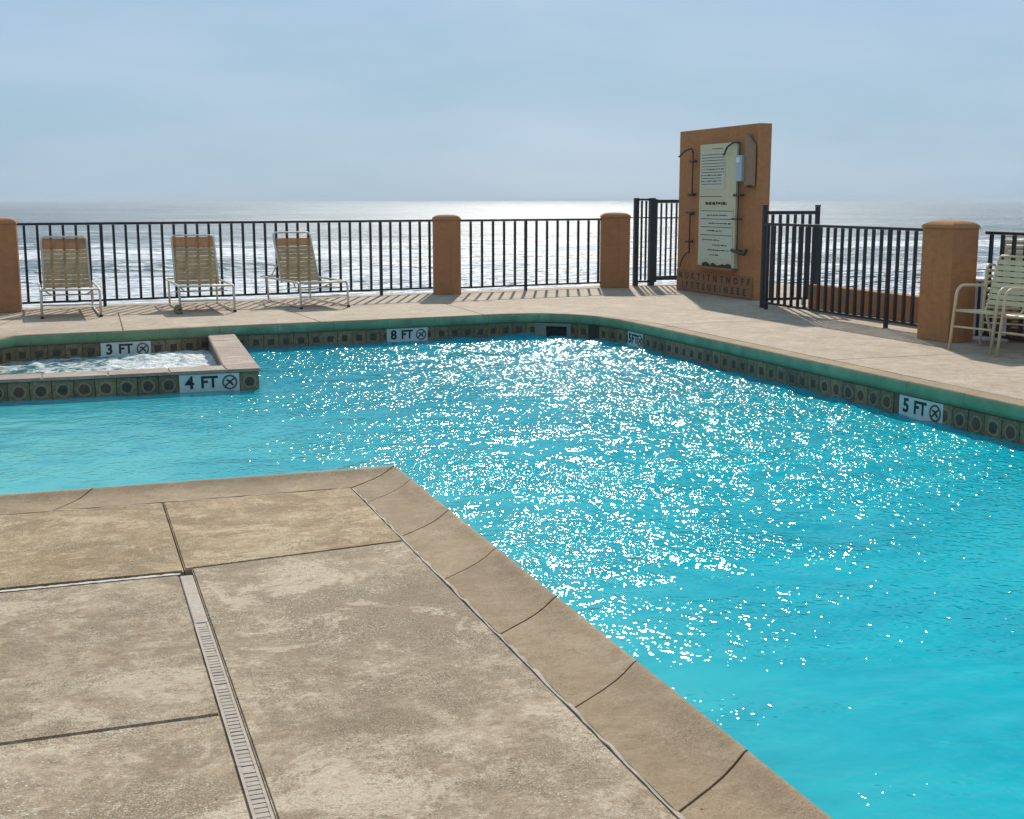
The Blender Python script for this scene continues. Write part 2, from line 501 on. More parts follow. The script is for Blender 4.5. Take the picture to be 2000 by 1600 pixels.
def box_obj(name, x0, y0, z0, x1, y1, z1, mat, parent=None, bevel=0.0, loc=(0, 0, 0), rz=0.0):
    bm = bmesh.new()
    bbox(bm, x0, y0, z0, x1, y1, z1, bevel)
    return finish(bm, name, mat, parent, loc=loc, rz=rz)

def prism(bm, poly, z0, z1, bevel=0.0):
    lo = [bm.verts.new((x, y, z0)) for x, y in poly]
    hi = [bm.verts.new((x, y, z1)) for x, y in poly]
    n = len(poly)
    top = bm.faces.new(hi)
    bm.faces.new(lo[::-1])
    for i in range(n):
        bm.faces.new((lo[i], lo[(i + 1) % n], hi[(i + 1) % n], hi[i]))
    if bevel:
        bmesh.ops.bevel(bm, geom=list(top.edges), offset=bevel, segments=2, affect='EDGES')

def inset(poly, d):
    """shrink a CCW polygon by d"""
    out = []
    n = len(poly)
    for i in range(n):
        p0, p1, p2 = Vector(poly[i - 1]), Vector(poly[i]), Vector(poly[(i + 1) % n])
        a, b = (p1 - p0).normalized(), (p2 - p1).normalized()
        na, nb = Vector((-a.y, a.x)), Vector((-b.y, b.x))
        m = (na + nb)
        m = m / max(0.3, m.dot(na)) if m.length > 1e-6 else na
        q = p1 + m * d
        out.append((q.x, q.y))
    return out

def fillet(pts, r, n=5):
    pts = [Vector(p) for p in pts]
    out = [pts[0]]
    for i in range(1, len(pts) - 1):
        a, b, c = pts[i - 1], pts[i], pts[i + 1]
        d1, d2 = (a - b), (c - b)
        rr = min(r, d1.length * 0.48, d2.length * 0.48)
        p, q = b + d1.normalized() * rr, b + d2.normalized() * rr
        for k in range(n + 1):
            s = k / n
            out.append(p * (1 - s) ** 2 + b * 2 * s * (1 - s) + q * s ** 2)
    out.append(pts[-1])
    return out

def tube(bm, pts, r, n=8, closed=False, sx=1.0):
    pts = [Vector(p) for p in pts]
    rings = []
    m = len(pts)
    up = None
    for i, p in enumerate(pts):
        if closed:
            d = (pts[(i + 1) % m] - pts[i - 1]).normalized()
        else:
            d = (pts[min(i + 1, m - 1)] - pts[max(i - 1, 0)]).normalized()
        if up is None:
            up = Vector((0, 0, 1)) if abs(d.z) < 0.9 else Vector((1, 0, 0))
        s = d.cross(up)
        if s.length < 1e-4: s = d.orthogonal()
        s.normalize()
        up = s.cross(d).normalized()
        rings.append([bm.verts.new(p + (s * math.cos(a) * sx + up * math.sin(a)) * r) for a in (2 * math.pi * k / n for k in range(n))])
    for i in range(m if closed else m - 1):
        A, B = rings[i], rings[(i + 1) % m]
        for k in range(n):
            bm.faces.new((A[k], A[(k + 1) % n], B[(k + 1) % n], B[k]))
    if not closed:
        bm.faces.new(rings[0][::-1])
        bm.faces.new(rings[-1])

def tube_obj(name, pts, r, mat, parent=None, n=8, closed=False):
    bm = bmesh.new()
    tube(bm, pts, r, n, closed)
    return finish(bm, name, mat, parent, smooth=True)

def copy_tree(o, parent=None):
    c = o.copy()
    COL.objects.link(c)
    c.parent = parent
    for ch in list(o.children):
        copy_tree(ch, c)
    return c

def text_mesh(body, size, sx=1.0, extrude=0.0015, spacing=1.0):
    cu = bpy.data.curves.new('lettering', 'FONT')
    cu.body = body
    cu.size = size
    cu.align_x = 'CENTER'
    cu.align_y = 'CENTER'
    cu.extrude = extrude
    cu.space_character = spacing
    cu.offset = size * 0.03
    cu.resolution_u = 3
    ob = bpy.data.objects.new('lettering', cu)
    COL.objects.link(ob)
    dg = bpy.context.evaluated_depsgraph_get()
    me = bpy.data.meshes.new_from_object(ob.evaluated_get(dg))
    bpy.data.objects.remove(ob)
    bpy.data.curves.remove(cu)
    # letters stand up: x right, z up, facing -y
    me.transform(Matrix.Rotation(math.pi / 2, 4, 'X') @ Matrix.Scale(sx, 4, (1, 0, 0)))
    return me

# ------------------------------------------------------------------ plan of the pool
WATER = -0.27
NOSE_IN = 0.335
near_edge = [(1.725, -4.0), (1.725, 6.80), (-3.0, 6.80)]
far_edge = [(-3.0, 6.80), (-3.0, 12.0), (-0.78, 12.0), (-0.78, 14.72), (-0.62, 14.95), (-0.3, 15.02), (0.6, 15.08), (1.84, 15.28),
            (3.48, 15.42), (5.0, 15.57), (5.55, 15.66), (5.95, 15.58), (6.28, 15.33), (6.50, 14.95), (6.62, 14.45), (6.645, 13.6), (6.645, -4.0)]

def offset_line(pl, d):
    """offset an open polyline to its left by d"""
    out = []
    n = len(pl)
    for i in range(n):
        p = Vector(pl[i])
        a = (p - Vector(pl[i - 1])).normalized() if i else None
        b = (Vector(pl[i + 1]) - p).normalized() if i < n - 1 else None
        a = a or b
        b = b or a
        na, nb = Vector((-a.y, a.x)), Vector((-b.y, b.x))
        m = na + nb
        m = m / m.dot(na)
        out.append(p + m * d)
    return out

COPING = [(0.0, -0.10), (0.0, 0.0), (0.14, 0.001), (0.20, 0.005), (0.25, 0.014), (0.285, 0.025), (0.305, 0.031), (0.320, 0.031), (0.331, 0.021), (0.335, 0.003),
          (0.334, -0.03), (0.329, -0.06), (0.318, -0.085), (0.300, -0.098), (0.27, -0.10)]

def coping_run(pl, first, stone, parent, gap=0.006, nose=False, extra=None):
    """sweep the raised lip coping along a polyline in separate stones"""
    n = len(COPING)
    lines = [offset_line(pl, NOSE_IN - u) for u, z in COPING]
    cum = [0.0]
    for i in range(1, len(pl)):
        cum.append(cum[-1] + (Vector(pl[i]) - Vector(pl[i - 1])).length)
    cuts = [0.0]
    s = first
    while s < cum[-1] - 0.2:
        cuts.append(s)
        s += stone
    cuts.append(cum[-1])
    if extra: cuts = [c for c in cuts if c < extra[0] - 0.1] + list(extra) + [cum[-1]]
    def section(s):
        i = 0
        while i < len(cum) - 2 and s > cum[i + 1]: i += 1
        t = (s - cum[i]) / (cum[i + 1] - cum[i])
        out = []
        for k in range(n):
            p = lines[k][i].lerp(lines[k][i + 1], t)
            out.append(Vector((p.x, p.y, COPING[k][1])))
        return out
    for c in range(len(cuts) - 1):
        a, b = cuts[c] + gap / 2, cuts[c + 1] - gap / 2
        ss = [a] + [x for x in cum if a + 0.01 < x < b - 0.01] + [b]
        bm = bmesh.new()
        dz = random.uniform(-0.0015, 0.0015)
        rings = []
        for s in ss:
            sec = section(s)
            rings.append([bm.verts.new((v.x, v.y, v.z + dz)) for v in sec])
        for A, B in zip(rings, rings[1:]):
            for k in range(n):
                bm.faces.new((A[k], A[(k + 1) % n], B[(k + 1) % n], B[k]))
        idx_of = {v: k for rg_ in rings for k, v in enumerate(rg_)}
        body = list(bm.faces)
        bm.faces.new([bm.verts.new(v.co) for v in rings[0]])
        bm.faces.new([bm.verts.new(v.co) for v in rings[-1]][::-1])
        for e in bm.edges:
            a0, b0 = e.verts
            for k in (0, 1, 14):
                if len(e.link_faces) == 2 and {idx_of.get(a0), idx_of.get(b0)} == {k}: e.smooth = False
        idx = {f: k for k, f in enumerate(body)}
        for f in body:
            f.smooth = 1 <= idx[f] % n <= 12
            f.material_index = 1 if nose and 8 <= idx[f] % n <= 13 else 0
        o = finish(bm, 'coping_stone', 'coping', parent)
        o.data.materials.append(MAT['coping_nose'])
    return

# ------------------------------------------------------------------ deck
deck = empty('pool_deck')
tag(deck, 'tan concrete pool deck of jointed slabs around the pool', kind='structure')
inner_far = [(p.x, p.y) for p in offset_line(far_edge, NOSE_IN + 0.008)]

def slab(poly, mat='slab', gap=0.006, dz=0.0, bevel=0.006):
    bm = bmesh.new()
    prism(bm, inset(poly, gap / 2), -0.10, dz, bevel)
    finish(bm, 'concrete_slab', mat, deck)

xi, yi = 1.725 - NOSE_IN - 0.008, 6.80 - NOSE_IN - 0.008
DX = 0.385
slab([(DX, 5.22), (xi, 5.335), (xi, yi), (DX, yi)], 'slab_gold')
slab([(DX + 0.029, 0.9), (xi, 0.9), (xi, 5.335), (DX + 0.029, 5.22)], dz=-0.001)
slab([(DX + 0.029, -4), (xi, -4), (xi, 0.9), (DX + 0.029, 0.9)])
DL = 0.362
slab([(-1.35, 5.19), (DX, 5.19), (DX, yi), (-1.35, yi)], 'slab_gold', dz=0.001)
slab([(-1.35, 3.64), (DL, 3.64), (DL, 5.14), (-1.35, 5.14)], gap=0.009)
slab([(-1.35, 1.9), (DL, 1.9), (DL, 3.64), (-1.35, 3.64)], gap=0.009, dz=-0.001)
slab([(-1.35, -4), (DL, -4), (DL, 1.9), (-1.35, 1.9)])
slab([(-8, -4), (-1.35, -4), (-1.35, yi), (-8, yi)])
slab([(-8, yi), (-3.35, yi), (-3.35, 12.35), (-8, 12.35)], 'far_slab')
# white crumbled sealant in the cross joint at the head of the drain
bm = bmesh.new()
prev = None
for k in range(88):
    x = -1.35 + k * 0.0197
    a_ = bm.verts.new((x, 5.139 + random.uniform(-0.002, 0.003), 0.0018))
    m_ = bm.verts.new((x, 5.153 + random.uniform(-0.002, 0.002), 0.0024 + random.uniform(-0.0004, 0.0004)))
    b_ = bm.verts.new((x, 5.163 + random.uniform(-0.005, 0.006), 0.0008))
    if prev:
        bm.faces.new((prev[0], a_, m_, prev[1]))
        bm.faces.new((prev[1], m_, b_, prev[2]))
    prev = (a_, m_, b_)
finish(bm, 'joint_sealant', 'salt', deck)

# far strip and right strip
def ycurve(x):
    pl = [p for p in inner_far if -1.2 <= p[0] <= 6.0 and p[1] > 14.8]
    for a, b in zip(pl, pl[1:]):
        if a[0] <= x <= b[0]:
            return a[1] + (b[1] - a[1]) * (x - a[0]) / (b[0] - a[0])
    return pl[0][1] if x < pl[0][0] else pl[-1][1]
sea_edge = lambda x: 19.20 + (x + 0.65) * 0.150 if x < 9.0 else 20.65
def far_poly(x0, x1, top):
    mid = [p for p in inner_far if x0 + 0.05 < p[0] < x1 - 0.05 and p[1] > 14.8 and p[0] < 5.6]
    return [(x0, ycurve(x0))] + mid + [(x1, ycurve(x1)), (x1, top), (x0, top)]
corner_left = inner_far[3][0]
slab([(-8, 12.35), (corner_left, 12.35), (corner_left, 14.7), (-8, 14.7)], 'far_slab')
slab([(-8, 14.7), (corner_left, 14.7), (corner_left, 15.2), (-0.62, 18.0), (-8, 18.0)], 'far_slab', gap=0.010)
slab([(corner_left, 14.7)] + [p for p in inner_far[4:6]] + [(inner_far[6][0], inner_far[6][1]), (0.6, 18.0), (-0.62, 18.0), (corner_left, 15.2)], 'far_slab', gap=0.010)
slab(far_poly(inner_far[6][0], 3.0, 18.0)[0:-1] + [(0.6, 18.0)] if False else [(inner_far[6][0], inner_far[6][1]), inner_far[7], (3.0, ycurve(3.0)), (2.85, 18.0), (0.6, 18.0)], 'far_slab')
slab([(3.0, ycurve(3.0)), inner_far[8], inner_far[9], (5.3, ycurve(5.3)), (5.3, 18.0), (2.85, 18.0)], 'far_slab')
slab([(5.3, ycurve(5.3))] + inner_far[10:15] + [(inner_far[15][0], 13.9), (9.85, 13.9), (9.85, 18.0), (5.3, 18.0)], 'far_slab')
xr = inner_far[15][0]
for y0, y1 in ((10.2, 13.9), (6.5, 10.2), (2.8, 6.5), (-4, 2.8)):
    slab([(xr, y0), (9.85, y0), (9.85, y1), (xr, y1)], 'far_slab')
for y0, y1 in ((-4, 6.5), (6.5, 10.9), (10.9, 16.0), (16.0, 18.0)):
    slab([(9.85, y0), (12.5, y0), (12.5, y1), (9.85, y1)], 'far_slab')
for x0, x1 in ((-8, -0.62), (-0.62, 2.85), (2.85, 5.9), (5.9, 9.0), (9.0, 12.5)):
    slab([(x0, 18.0), (x1, 18.0), (x1, sea_edge(x1)), (x0, sea_edge(x0))], 'far_slab')

coping_run(near_edge, 10.43 - 0.72 * 14, 0.72, deck, gap=0.010, extra=(10.43, 10.80, 12.46, 14.0))
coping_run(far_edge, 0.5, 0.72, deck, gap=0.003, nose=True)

for a_, b_ in (((xi + 0.001, -4), (xi + 0.001, yi)), ((-1.35, yi + 0.001), (xi, yi + 0.001))):
    bm = bmesh.new()
    L_ = math.hypot(b_[0] - a_[0], b_[1] - a_[1])
    nn = int(L_ / 0.06)
    dx_, dy_ = (b_[0] - a_[0]) / nn, (b_[1] - a_[1]) / nn
    row = []
    for k in range(nn + 1):
        px_, py_ = a_[0] + dx_ * k, a_[1] + dy_ * k
        w0, w1 = random.uniform(-0.004, 0.001), random.uniform(0.008, 0.014)
        zt_ = random.uniform(-0.004, 0.0015)
        if abs(dx_) < 1e-6: row.append((bm.verts.new((px_ + w0, py_, zt_)), bm.verts.new((px_ + w1, py_, zt_))))
        else: row.append((bm.verts.new((px_, py_ + w1, zt_)), bm.verts.new((px_, py_ + w0, zt_))))
    for p_, q_ in zip(row, row[1:]): bm.faces.new((p_[0], p_[1], q_[1], q_[0]))
    r_ = bmesh.ops.extrude_face_region(bm, geom=bm.faces[:])
    bmesh.ops.translate(bm, vec=(0, 0, -0.02), verts=[v for v in r_['geom'] if isinstance(v, bmesh.types.BMVert)])
    finish(bm, 'coping_sealant', 'sealant', deck)

# bed under the slabs: dark joint bottoms and the retaining wall to the beach
bm = bmesh.new()
for poly in ([(-8, -4), (1.66, -4), (1.66, 6.74), (-8, 6.74)], [(-8, 6.74), (-3.06, 6.74), (-3.06, 15.3), (-8, 15.3)],
             [(-3.06, 12.06), (-0.86, 12.06), (-0.86, 15.3), (-3.06, 15.3)],
             [(-8, 15.3), (-0.8, 15.3), (0.6, 15.16), (1.84, 15.36), (3.48, 15.50), (5.55, 15.74), (6.0, 15.64), (6.34, 15.38), (6.7, 14.5), (6.72, 13.6), (6.72, -4), (12.5, -4),
              (12.5, 20.6), (9.0, 20.6), (-0.65, 19.15), (-8, 18.05)]):
    prism(bm, poly, -3.4, -0.045)
finish(bm, 'deck_bed', 'joint', deck)

# slot drain: a pale channel with a row of slots
drain = empty('slot_drain', (0.385, 0, 0))
tag(drain, 'narrow pale plastic drain strip set between the deck slabs', 'drain')
y = 1.4
k = 0
while y < 5.12:
    y1 = min(y + 0.62, 5.135)
    bm = bmesh.new()
    if y < 3.9:
        yy = y
        bbox(bm, -0.0178, y, -0.03, 0.0178, y1 - 0.003, -0.0009)
        bbox(bm, -0.0265, y, -0.03, -0.018, y1 - 0.003, 0.002)
        bbox(bm, 0.018, y, -0.03, 0.0265, y1 - 0.003, 0.002)
        while yy < y1 - 0.03:
            bbox(bm, -0.0182, yy, -0.0042, 0.0182, yy + random.uniform(0.017, 0.0225), 0.0012 + random.uniform(-0.0008, 0.0008), 0.001)
            yy += 0.026
    else:
        bbox(bm, -0.0265, y, -0.03, 0.0265, y1 - 0.003, 0.002, 0.003)
    finish(bm, 'drain_cover', 'drain', drain)
    y = y1
# a short fine joint carries on from the drain to the coping (it is the slab gap itself)

# ------------------------------------------------------------------ pool walls and tiles
walls = empty('pool_wall')
tag(walls, 'tiled pool wall below the coping', kind='structure')
TP = 0.19
def tile_mesh(mat):
    bm = bmesh.new()
    bbox(bm, -0.0925, -0.006, -0.0925, 0.0925, 0.010, 0.0925, 0.003)
    me = bpy.data.meshes.new('tile')
    bmesh.ops.recalc_face_normals(bm, faces=bm.faces[:])
    bm.to_mesh(me); bm.free()
    me.materials.append(MAT[mat])
    return me
TILE = {'ring': tile_mesh('tile_ring'), 'square': tile_mesh('tile_square')}

def depth_marker(parent, loc, rz, numeral, width=0.57):
    m = box_obj('depth_marker', -width / 2, -0.009, -0.0925, width / 2, 0.010, 0.0925, 'marker', parent, 0.004, loc, rz)
    t1 = text_mesh(numeral, 0.165, 1.0)
    t1.materials.clear(); t1.materials.append(MAT['black'])
    o = link_mesh('numeral', t1, m, (-width * 0.33, -0.0105, 0.008))
    t2 = text_mesh('FT', 0.155, 0.95, spacing=1.05)
    t2.materials.clear(); t2.materials.append(MAT['black'])
    o = link_mesh('lettering', t2, m, (-0.005, -0.0105, 0.008))
    # no diving symbol: ring, slash and a diver
    bm = bmesh.new()
    N = 28
    ro, ri = 0.072, 0.056
    for f, y in ((0, -0.0125),):
        vo = [bm.verts.new((ro * math.cos(2 * math.pi * k / N), y, ro * math.sin(2 * math.pi * k / N))) for k in range(N)]
        vi = [bm.verts.new((ri * math.cos(2 * math.pi * k / N), y, ri * math.sin(2 * math.pi * k / N))) for k in range(N)]
        for k in range(N):
            bm.faces.new((vo[k], vo[(k + 1) % N], vi[(k + 1) % N], vi[k]))
    r = bmesh.ops.extrude_face_region(bm, geom=bm.faces[:])
    bmesh.ops.translate(bm, vec=(0, 0.003, 0), verts=[v for v in r['geom'] if isinstance(v, bmesh.types.BMVert)])
    finish(bm, 'no_diving_ring', 'ring', m, loc=(width * 0.335, 0, 0.004))
    bm = bmesh.new()
    bbox(bm, -0.058, -0.0122, -0.007, 0.058, -0.0095, 0.007)
    bmesh.ops.rotate(bm, cent=(0, 0, 0), matrix=Matrix.Rotation(R(-40), 3, 'Y'), verts=bm.verts[:])
    tube(bm, [(-0.030, -0.0105, 0.022), (-0.005, -0.0105, 0.012), (0.018, -0.0105, -0.012), (0.030, -0.0105, -0.030)], 0.009, 5)
    finish(bm, 'diver_symbol', 'black', m, loc=(width * 0.335, 0, 0.004))
    return m

def tile_run(pl, inset_d, ztop, parent, kind, skip=(), start=0.0, back=True):
    """square tiles along a polyline whose pool side is on the right; skip = [(s0, s1)] left free"""
    line = [Vector(p) for p in offset_line(pl, inset_d)]
    cum = [0.0]
    for a, b in zip(line, line[1:]): cum.append(cum[-1] + (b - a).length)
    def at(s):
        i = 0
        while i < len(cum) - 2 and s > cum[i + 1]: i += 1
        t = (s - cum[i]) / (cum[i + 1] - cum[i])
        d = (line[i + 1] - line[i]).normalized()
        return line[i].lerp(line[i + 1], t), d
    s = start + TP / 2
    while s < cum[-1] - TP / 2:
        if not any(a - TP * 0.45 < s < b + TP * 0.45 for a, b in skip):
            p0, _ = at(s - TP / 2)
            p1, _ = at(s + TP / 2)
            d = p1 - p0
            p = (p0 + p1) / 2
            kd = kind(p) if callable(kind) else kind
            # local x runs along d seen from the pool; local -y faces the pool
            o = link_mesh('tile', TILE[kd], parent, (p.x, p.y, ztop - 0.0925 + random.uniform(-0.001, 0.001)), math.atan2(d.y, d.x))
        s += TP
    return at, cum

# pool wall tiles: left part of the far wall (in the spa), the far wall, the rounded corner, the right wall
spa_back = [(-0.78, 12.35), (-0.78, 14.72), (-0.62, 14.95), (-0.3, 15.02), (0.6, 15.08), (1.84, 15.28)]
fw = [(1.84, 15.28), (3.48, 15.42), (5.0, 15.57), (5.55, 15.66), (5.95, 15.58), (6.28, 15.33), (6.50, 14.95), (6.62, 14.45), (6.645, 13.6), (6.645, -1.0)]
def arc_s(pl, x=None, y=None):
    line = offset_line(pl, 0.035)
    s = 0.0
    for a, b in zip(line, line[1:]):
        L = (b - a).length
        if x is not None and min(a.x, b.x) <= x <= max(a.x, b.x) and a.x != b.x and b.x > a.x:
            return s + L * (x - a.x) / (b.x - a.x)
        if y is not None and min(a.y, b.y) <= y <= max(a.y, b.y) and b.y < a.y and a.x > 6.3:
            return s + L * (y - a.y) / (b.y - a.y)
        s += L
    return s
s8 = arc_s(fw, x=4.10)
sx_ = arc_s(fw, y=14.0)
s5 = arc_s(fw, y=8.44)
sk = arc_s(fw, x=6.16)
s3 = arc_s(spa_back, x=0.57)
skips = [(s8 - 0.19, s8 + 0.19), (sx_ - 0.10, sx_ + 0.10), (s5 - 0.19, s5 + 0.19), (sk - 0.16, sk + 0.14)]
at_fw, cum_fw = tile_run(fw, 0.035, -0.104, walls, lambda p: 'ring' if (p.y < 10.0 and p.x > 6) else 'square', skips)
at_sb, cum_sb = tile_run(spa_back, 0.035, -0.104, walls, 'square', [(s3 - 0.19, s3 + 0.19)])
for at_, s, num, w in ((at_fw, s8, '8', 0.57), (at_fw, s5, '5', 0.57), (at_sb, s3, '3', 0.57), (at_fw, sx_, '5', 0.40)):
    p, d = at_(s)
    depth_marker(walls, (p.x, p.y, -0.104 - 0.0925), math.atan2(d.y, d.x), num, w)
# skimmer mouth in the rounded corner
p, d = at_fw(sk)
skm = empty('skimmer', (p.x, p.y, -0.19), math.atan2(d.y, d.x))
skm.parent = walls
bm = bmesh.new()
bbox(bm, -0.30, -0.030, 0.045, 0.34, 0.0, 0.086, 0.004)
bbox(bm, -0.30, -0.030, -0.11, -0.12, 0.0, 0.0445, 0.004)
bbox(bm, 0.17, -0.030, -0.11, 0.34, 0.0, 0.0445, 0.004)
finish(bm, 'skimmer_frame', 'skimmer', skm)
box_obj('throat_shade_plate', -0.1195, -0.006, -0.11, 0.1695, 0.002, 0.0445, 'hole_shade', skm)  # flat plate in the mouth; recess shade is painted into its black colour
# grout / plaster body behind the tiles
bm = bmesh.new()
def wall_strip(pl, d, z0, z1):
    ln = offset_line(pl, d)
    vs = [(bm.verts.new((p.x, p.y, z0)), bm.verts.new((p.x, p.y, z1))) for p in ln]
    for a, b in zip(vs, vs[1:]):
        bm.faces.new((a[0], b[0], b[1], a[1]))
wall_strip(spa_back, 0.0395, -1.4, -0.099)
wall_strip(fw, 0.0395, -1.4, -0.099)
wall_strip(near_edge, 0.0395, -1.4, -0.099)
wall_strip([(-3.0, 6.80), (-3.0, 12.0), (-0.78, 12.0)], 0.0395, -1.4, -0.099)
finish(bm, 'plaster', 'grout', walls)
tile_run(near_edge, 0.035, -0.104, walls, 'ring', start=0.05)

# ------------------------------------------------------------------ spa wall
ZT = -0.066
spa = empty('spa_wall', (0, 0, 0))
tag(spa, 'low tiled spa wall with a pinkish stone cap and 4 FT marker rising from the pool', 'wall')
fr_out = [(-0.86, 12.0), (1.68, 12.0)]
bm = bmesh.new()
prism(bm, [(-0.86, 12.012), (1.668, 12.012), (1.828, 15.33), (1.54, 15.33), (1.38, 12.32), (-0.86, 12.32)], -1.4, ZT - 0.03)
finish(bm, 'wall_core', 'grout', spa)
def cap(poly):
    bm = bmesh.new()
    prism(bm, inset(poly, 0.0015), ZT - 0.029, ZT, 0.008)
    finish(bm, 'cap_stone', 'spa_cap', spa)
xs = [-0.86, -0.30, 0.28, 0.84, 1.37]
for a, b in zip(xs, xs[1:]):
    cap([(a, 11.985), (b, 11.985), (b, 12.335), (a, 12.335)])
cap([(1.37, 11.985), (1.695, 11.985), (1.712, 12.335), (1.37, 12.335)])
n = 4
for k in range(n):
    f0, f1 = k / n, (k + 1) / n
    o0, o1 = 1.712 + 0.146 * f0, 1.712 + 0.146 * f1
    i0, i1 = 1.37 + 0.16 * f0, 1.37 + 0.16 * f1
    y0, y1 = 12.335 + 2.96 * f0, 12.335 + 2.96 * f1
    cap([(i0, y0), (o0, y0), (o1, y1), (i1, y1)])
# tiles on the front face, right to left, with the marker
x = 1.68 - TP / 2
idx = 0
while x > -0.9:
    if idx in (1, 2, 3):
        if idx == 2:
            depth_marker(spa, (x, 12.006, ZT - 0.034 - 0.0925), 0, '4', 0.567)
    else:
        link_mesh('tile', TILE['ring'], spa, (x, 12.006, ZT - 0.034 - 0.0925))
    x -= TP
    idx += 1
# tiles on the pool side face and the inner faces
L = math.hypot(0.16, 3.3)
a = math.atan2(3.318, 0.16)
for k in range(17):
    s = 0.1 + TP * k
    link_mesh('tile', TILE['square'], spa, (1.668 + 0.004 + 0.16 * s / 3.318, 12.012 + s, ZT - 0.034 - 0.0925), a)
    if k < 15:
        link_mesh('tile', TILE['square'], spa, (1.38 - 0.004 + 0.16 * (s + 0.3) / 3.01, 12.32 + s + 0.05, ZT - 0.034 - 0.0925), a + math.pi)
for k in range(11):
    link_mesh('tile', TILE['square'], spa, (1.28 - TP * k, 12.324, ZT - 0.034 - 0.0925), math.pi)

# ------------------------------------------------------------------ water surfaces
def wave_sum(X, Y, specs, seed):
    rng = np.random.default_rng(seed)
    Z = np.zeros_like(X)
    for lam0, lam1, slope, n, dir0, spread in specs:
        for _ in range(n):
            lam = math.exp(rng.uniform(math.log(lam0), math.log(lam1)))
            th = dir0 + rng.normal() * spread
            k = 2 * math.pi / lam
            amp = slope * math.sqrt(2.0 / n) / k
            ph = rng.uniform(0, 2 * math.pi)
            Z += amp * np.sin(k * (X * math.cos(th) + Y * math.sin(th)) + ph)
    return Z

def smooth(a, b, v):
    t = np.clip((v - a) / (b - a), 0, 1)
    return t * t * (3 - 2 * t)

def grid_mesh(name, xs, ys, Z, keep, mat):
    ny, nx = Z.shape
    X, Y = np.meshgrid(xs, ys) if xs.ndim == 1 else (xs, ys)
    co = np.stack([X, Y, Z], -1).reshape(-1, 3)
    i = np.arange(ny * nx).reshape(ny, nx)
    q = np.stack([i[:-1, :-1], i[:-1, 1:], i[1:, 1:], i[1:, :-1]], -1).reshape(-1, 4)
    if keep is not None:
        cx = (X[:-1, :-1] + X[1:, 1:]) / 2
        cy = (Y[:-1, :-1] + Y[1:, 1:]) / 2
        q = q[keep(cx, cy).reshape(-1)]
    me = bpy.data.meshes.new(name)
    me.vertices.add(len(co))
    me.vertices.foreach_set('co', co.astype(np.float32).ravel())
    me.loops.add(q.size)
    me.loops.foreach_set('vertex_index', q.astype(np.int32).ravel())
    me.polygons.add(len(q))
    me.polygons.foreach_set('loop_start', np.arange(0, q.size, 4, dtype=np.int32))
    me.update(calc_edges=True)
    me.polygons.foreach_set('use_smooth', np.ones(len(q), dtype=bool))
    me.materials.append(MAT[mat])
    me.validate()
    return link_mesh(name, me)

xs = np.arange(-3.03, 6.74, 0.026)
ys = np.arange(0.6, 15.76, 0.026)
X, Y = np.meshgrid(xs, ys)
gust = 0.5 + 0.5 * np.tanh(2.2 * wave_sum(X, Y, [(3.0, 7.0, 1.6, 9, 0.6, 1.5)], 5))
fac = (0.30 + 0.70 * smooth(0.2, 2.8, X)) * (0.34 + 0.66 * smooth(4.8, 6.8, 0.941 * Y - 0.563 * X + 2.7)) * (0.55 + 0.45 * gust)
fac = fac * (1.12 + 0.40 * smooth(3.2, 5.8, X))
fac = fac + 1.3 * np.exp(-((X - 1.95) ** 2 / 0.10 + (Y - 12.35) ** 2 / 0.35))
Z = WATER + fac * wave_sum(X, Y, [(0.5, 1.3, 0.045, 14, 0.5, 1.3), (0.18, 0.5, 0.095, 30, 0.9, 1.8), (0.11, 0.18, 0.06, 30, 0.2, 2.5)], 11)
def keep_pool(cx, cy):
    m = (cx > 1.66) | (cy > 6.74)
    spa_in = (cy > 12.1) & (cx < 1.60 + (cy - 12) * 0.047)
    corner = (cx - 5.6) + (cy - 14.2) < 1.95
    return m & ~spa_in & corner
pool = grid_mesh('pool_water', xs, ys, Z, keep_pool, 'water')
tag(pool, 'bright turquoise rippled pool water sparkling in the sun', kind='structure')
box_obj('pool_floor', -3.05, -4, -1.45, 6.7, 15.8, -1.40, 'marker', walls)
bm = bmesh.new()
bbox(bm, 1.68, -4.0, -1.3, 6.70, 0.6, WATER)
finish(bm, 'near_water', 'water', pool)

xs = np.arange(-0.81, 1.58, 0.02)
ys = np.arange(12.3, 15.3, 0.02)
X, Y = np.meshgrid(xs, ys)
jet = 0.4 + 0.6 * np.exp(-((X - 1.0) ** 2 / 0.3 + (Y - 14.0) ** 2 / 0.8))
Z = -0.268 + jet * np.abs(wave_sum(X, Y, [(0.12, 0.5, 0.45, 22, 0, 3)], 21)) + 0.05 * np.exp(-((X - 1.0) ** 2 / 0.25 + (Y - 14.1) ** 2 / 0.6))
spaw = grid_mesh('spa_water', xs, ys, Z, None, 'spa_water')
tag(spaw, 'foaming white and green water churning in the spa', kind='structure')

